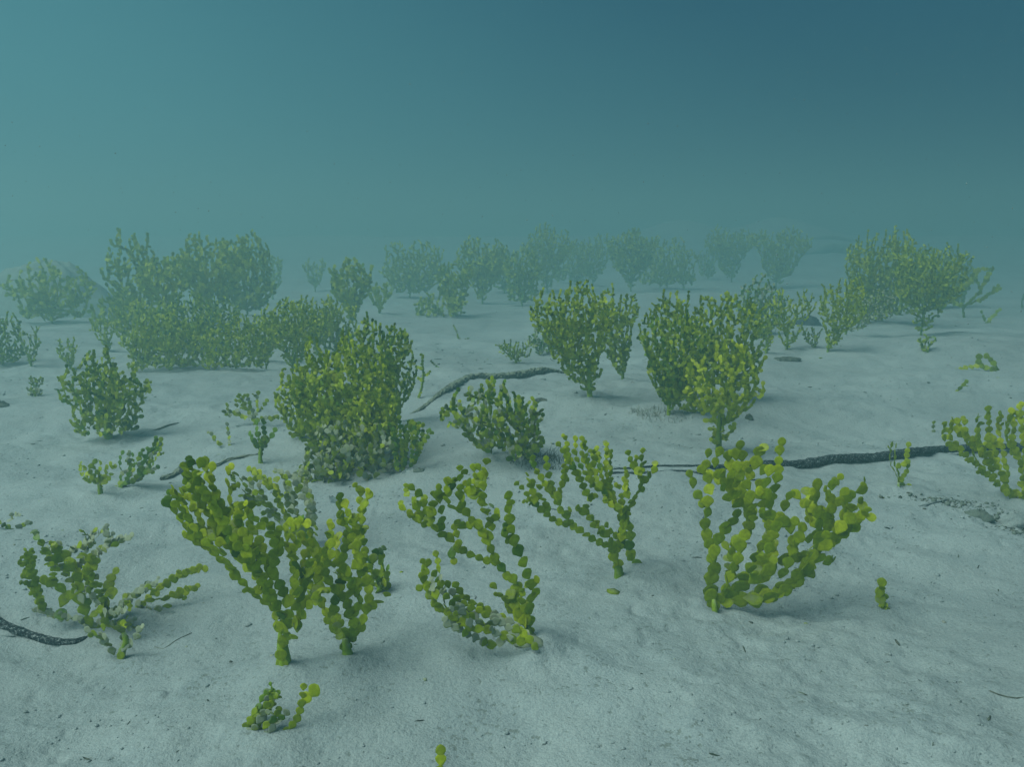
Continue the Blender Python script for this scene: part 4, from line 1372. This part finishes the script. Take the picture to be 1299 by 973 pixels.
def lump(name, label, cat, px, py, wpx, hpx, m, seed, depth=.7, soft=False):
    """an irregular crusted lump sitting on the seabed"""
    B = hit(px, py)
    k = B.y / FPX
    rx, rz = wpx * k / 2, hpx * k
    V, F = [], []
    nu, nv = (64, 30) if soft else (20, 9)
    for j in range(nv + 1):
        th = math.pi / 2 * j / nv
        for i in range(nu):
            a = 2 * math.pi * i / nu
            q = 1 + 0.30 * float(fbm(np.array(math.cos(a) * 1.7 + seed), np.array(math.sin(a) * 1.7 + th * 2), 3, seed))
            if soft:      # heaped loose sediment: a bell, not a ball
                rr = 1 - j / nv
                q = 1 + 0.22 * float(fbm(np.array(math.cos(a) * 1.2 + seed), np.array(math.sin(a) * 1.2 + rr), 3, seed))
                hgt = rz * (0.5 + 0.5 * math.cos(math.pi * rr)) ** 0.62
                X_, Y_ = rx * 1.15 * math.cos(a) * rr * q, rx * 1.15 * depth * math.sin(a) * rr * q
                hgt = hgt * (1 + 0.08 * float(fbm(np.array(X_ * 9), np.array(Y_ * 9), 3, seed + 5))) + 0.022 * float(fbm(np.array(X_ * 26), np.array(Y_ * 26), 3, 3, 0.7))
                V.append((X_, Y_, hgt - 0.02))
                continue
            V.append((rx * math.cos(a) * math.cos(th) * q, rx * depth * math.sin(a) * math.cos(th) * q, rz * math.sin(th) * q - 0.12 * rz))
    for j in range(nv):
        for i in range(nu):
            i2 = (i + 1) % nu
            F.append((j * nu + i, j * nu + i2, (j + 1) * nu + i2, (j + 1) * nu + i))
    o = mesh_obj(name, V, F, m)
    o.location = B
    tag(o, label, cat)
    return o


lump('rubble_mound', 'dim dark mound of rubble rising in the murk behind the spreading dim seaweed', 'mound', 62, 398, 205, 74, M_MOUND, 21, .8, True)
lump('rock', 'dark crusted rock lying behind the two fingered seaweeds', 'rock', 1026, 413, 36, 13, M_STICK, 22)
lump('rock', 'small dark flat piece of crust on the open sand below the bent stick', 'rock', 686, 508, 20, 5, M_DEBRIS, 23)
lump('rock', 'thin dark slab of crust in the shade of the slim fingered seaweed', 'rock', 998, 458, 36, 4, M_DEBRIS, 24)
lump('rock', 'little crusted pebble near the foot of the tree-like yellow seaweed', 'rock', 950, 535, 12, 7, M_TUFT, 25)
lump('rock', 'dark pebble at the edge of the picture beside the withered little seaweed', 'rock', 2, 516, 22, 8, M_DEBRIS, 26)
lump('rock', 'knob of crusted rubble at the foot of the dark finger-like seaweed', 'rock', 532, 600, 20, 7, M_RUBBLE, 27)
lump('rock', 'knobbly lump of rubble nearest the little step in the sunken patch', 'rock', 1242, 655, 40, 12, M_RUBBLE, 28)
lump('rock', 'knobbly lump of rubble in the sunken patch, cut by the picture edge', 'rock', 1288, 664, 44, 15, M_CRUMB, 29)


def shell(label, px, py, size, seed, lift=0.0, rz=0.5):
    """a broken half shell: ribbed fan, curved and thin"""
    B = hit(px, py)
    V, F = [], []
    r = random.Random(seed)
    nu, nv = 13, 5
    for side in (0, 1):
        for j in range(nv + 1):
            f = j / nv
            for i in range(nu):
                a = math.radians(-62 + 124 * i / (nu - 1))
                rr = f * (1 + .10 * math.sin(i * 2.1 + seed))
                rib = 0.035 * (i % 2) * f
                V.append((math.sin(a) * rr * size, 0.25 * math.sin(f * 2.4) * size + rib * size + side * size * .06, math.cos(a) * rr * size))
    o_ = (nv + 1) * nu
    for s in (0, 1):
        for j in range(nv):
            for i in range(nu - 1):
                q = [s * o_ + j * nu + i, s * o_ + j * nu + i + 1, s * o_ + (j + 1) * nu + i + 1, s * o_ + (j + 1) * nu + i]
                F.append(tuple(q if s else q[::-1]))
    for i in range(nu - 1):
        F.append((nv * nu + i, nv * nu + i + 1, o_ + nv * nu + i + 1, o_ + nv * nu + i))
    o = mesh_obj('shell_fragment', V, F, M_SHELL)
    o.location = B + Vector((0, 0, lift - size * .15))
    o.rotation_euler = (r.uniform(-.6, .3), r.uniform(-1.0, 1.0), rz)
    tag(o, label, 'shell')
    return o


shell('white shell fragment in the pale seaweed sprays behind the tiny goblet', 304, 546, .011, 1)
shell('white chip of shell at the tip of a sprout beside the narrow upright seaweed', 421, 700, .008, 2, .055)
shell('white flake of shell inside the largest fan of seaweed in front', 298, 712, .010, 3, .02)
shell('ring-like broken shell at the foot of the dark finger-like seaweed', 522, 603, .014, 4)
shell('white flake of shell in the silty cushion of the big middle clump', 439, 600, .008, 5, .05)
shell('tiny white shell speck alone on the sand beyond the black stick', 1157, 529, .004, 6)
shell('tiny white shell speck on the sand under the large rounded seaweed', 803, 488, .005, 7)
shell('pale shell chip among the rubble of the sunken patch', 1285, 670, .006, 8)
shell('tiny white shell speck on the sand near the round dark bush', 53, 531, .005, 9)

# silted blade at the foot of the fallen plant
pts = [(530, 820), (560, 850), (600, 875), (640, 895), (675, 912)]
P3 = []
for (a, b) in pts:
    h = hit(500 + a / 3.605, 580 + b / 3.605)
    P3.append(tuple(h + Vector((0, 0, .005))) + (.010 if a > 540 and a < 660 else .005,))
R = resample(P3, .004)
V, F = tube([Vector(q[:3]) - fallen.location for q in R], [q[3] for q in R], 10, .45, .15, 9)
o = mesh_obj('blade', V, F, ALGA['silted'], fallen)
o['label'] = 'thick silt crusted blade'

# ------------------------------------------------------------------ seabed: one sheet, fine near the camera, out to the horizon
def build_seabed():
    ys = np.concatenate([-np.geomspace(40, 0.05, 30), np.linspace(0.0, 0.28, 12)[0:], np.geomspace(0.30, 14.0, 690), np.geomspace(14.4, 160, 50)])
    inner = np.linspace(-1, 1, 560)
    outer = 1 + np.geomspace(0.02, 14, 28)
    us = np.concatenate([-outer[::-1], inner, outer])
    Wy = 0.80 * (np.clip(ys, 0.15, 30) + 0.30)
    X = us[None, :] * Wy[:, None]
    Y = np.repeat(ys[:, None], len(us), 1)
    Z = ground(X, Y)
    for fx, fy, fr in FEET:
        Z = Z + (0.0025 + 0.10 * fr) * gauss(X, Y, fx, fy, fr * 1.6, fr * 1.2) * (1 + 0.5 * fbm(X * 60, Y * 70, 1, 91))
    V = np.stack([X, Y, Z], -1).reshape(-1, 3)
    nr, nc = X.shape
    i = np.arange(nr - 1)[:, None] * nc + np.arange(nc - 1)[None, :]
    F = np.stack([i, i + 1, i + nc + 1, i + nc], -1).reshape(-1, 4)
    o = tri_mesh('seabed', V, F, M_SAND)
    tag(o, kind='structure')
    return o


build_seabed()


def scatter(name, label, cat, n, mats, size, seed, place, flat=0.6, spiky=False):
    """small bits lying on the sand, joined: nobody could count them"""
    r = random.Random(seed)
    base = np.array([(0, 0, 1), (.894, 0, .447), (.276, .851, .447), (-.724, .526, .447), (-.724, -.526, .447), (.276, -.851, .447),
                     (.724, .526, -.447), (-.276, .851, -.447), (-.894, 0, -.447), (-.276, -.851, -.447), (.724, -.526, -.447), (0, 0, -1)])
    f = np.array([(0, 1, 2), (0, 2, 3), (0, 3, 4), (0, 4, 5), (0, 5, 1), (1, 6, 2), (2, 7, 3), (3, 8, 4), (4, 9, 5), (5, 10, 1),
                  (6, 7, 2), (7, 8, 3), (8, 9, 4), (9, 10, 5), (10, 6, 1), (11, 7, 6), (11, 8, 7), (11, 9, 8), (11, 10, 9), (11, 6, 10)])
    pts = [place(r) for _ in range(n)]
    P = np.array(pts)
    Z = ground(P[:, 0], P[:, 1])
    Vs, Fs, Ms = [], [], []
    for i in range(n):
        s = size * math.exp(r.gauss(0, 0.45)) * min(2.2, 0.6 + 0.4 * P[i, 1])
        a = r.uniform(0, 6.283)
        sx, sy, sz = s * r.uniform(.7, 1.3), s * r.uniform(.6, 1.0), s * flat * r.uniform(.6, 1.2)
        if spiky:
            sx *= r.uniform(1.5, 4.5)
            sy *= 0.5
        v = base * (1 + nrng.uniform(-.22, .22, (12, 1))) * np.array([sx, sy, sz])
        ca, sa = math.cos(a), math.sin(a)
        v = np.stack([v[:, 0] * ca - v[:, 1] * sa, v[:, 0] * sa + v[:, 1] * ca, v[:, 2]], 1)
        Vs.append(v + np.array([P[i, 0], P[i, 1], Z[i] + sz * 0.35]))
        Fs.append(f + 12 * i)
        Ms.append(np.full(20, r.randrange(len(mats))))
    o = tri_mesh(name, np.concatenate(Vs), np.concatenate(Fs), mats, np.concatenate(Ms))
    return tag(o, label, cat, kind='stuff')


def wide(r):
    while True:
        y = math.exp(r.uniform(math.log(0.42), math.log(3.2)))
        x = r.uniform(-1, 1) * 0.75 * (y + 0.1)
        if float(vnoise(np.array(x * 3.5), np.array(y * 4.5), 77)) ** 2 * 1.5 > r.random() * 0.9:
            return x, y


scatter('sand_crumbs', 'pale crumbs of silt strewn over the sand', 'sand crumbs', 6500, [M_SAND, M_SAND, M_SAND, M_CRUMB], 0.0010, 1, wide)
scatter('plant_litter', 'dark slivers of plant litter strewn over the pale sand', 'plant litter', 420, [M_DEBRIS, M_TUFT, M_CRUMB], 0.0012, 2, wide, 0.5, True)


def feet(r):
    fx, fy, fr = r.choice(FEET)
    return fx + r.gauss(0, 2.0 * fr) + 0.6 * fr, fy + r.gauss(0, 1.6 * fr)


scatter('fallen_segments', 'fallen green and bleached segments scattered on the sand round the seaweeds', 'fallen segments', 700,
        [ALGA['silted'], M_TUFT_PALE, M_CRUMB, ALGA['old'], M_DEBRIS], 0.0015, 4, feet, 0.3)


def rub(r):
    if r.random() < 0.2:
        return 0.57 + r.gauss(0, .035), 1.15 + r.gauss(0, .012)
    a_ = r.gauss(0, .05)
    return 0.70 + a_, 1.05 - a_ * .5 + r.gauss(0, .032)


scatter('rubble', 'dark coral rubble and grit in the sunken patch by the seabed edge', 'rubble', 1700, [M_RUBBLE, M_CRUMB, M_RUBBLE, M_DEBRIS], 0.0014, 3, rub, 0.8)

# specks drifting in the water
r_ = random.Random(8)
Vs, Fs = [], []
oct_ = np.array([(1, 0, 0), (-1, 0, 0), (0, 1, 0), (0, -1, 0), (0, 0, 1), (0, 0, -1)], float)
of = np.array([(0, 2, 4), (2, 1, 4), (1, 3, 4), (3, 0, 4), (2, 0, 5), (1, 2, 5), (3, 1, 5), (0, 3, 5)])
for i in range(1500):
    y = r_.uniform(0.5, 2.6)
    x = (0.68 - 1.3 * r_.random() ** 1.5) * y
    z = float(ground(np.array(x), np.array(y))) + r_.uniform(0.03, 0.9)
    s = r_.uniform(0.00022, 0.00075) * (0.4 + 0.6 * y)
    Vs.append(oct_ * s * nrng.uniform(.6, 1.4, (6, 3)) + np.array([x, y, z]))
    Fs.append(of + 6 * i)
o = tri_mesh('drifting_particles', np.concatenate(Vs), np.concatenate(Fs), [M_CRUMB])
tag(o, 'pale specks of sediment drifting in the water', 'particles', kind='stuff')

# ------------------------------------------------------------------ the murky water itself
def build_haze():
    x, y0, y1, z0, z1 = 60, -38, 162, -3.0, 0.98
    V = [(-x, y0, z0), (x, y0, z0), (x, y1, z0), (-x, y1, z0), (-x, y0, z1), (x, y0, z1), (x, y1, z1), (-x, y1, z1)]
    F = [(3, 2, 1, 0), (4, 5, 6, 7), (0, 1, 5, 4), (1, 2, 6, 5), (2, 3, 7, 6), (3, 0, 4, 7)]
    m, t = mat('murky_water')
    p = N(t, 'ShaderNodeVolumePrincipled')
    p.inputs['Color'].default_value = (0.37, 0.63, 0.665, 1)
    p.inputs['Density'].default_value = 0.205
    p.inputs['Anisotropy'].default_value = 0.5
    o = N(t, 'ShaderNodeOutputMaterial')
    t.links.new(p.outputs[0], o.inputs['Volume'])
    h = mesh_obj('haze', V, F, m, smooth=False)
    tag(h, kind='stuff')


build_haze()
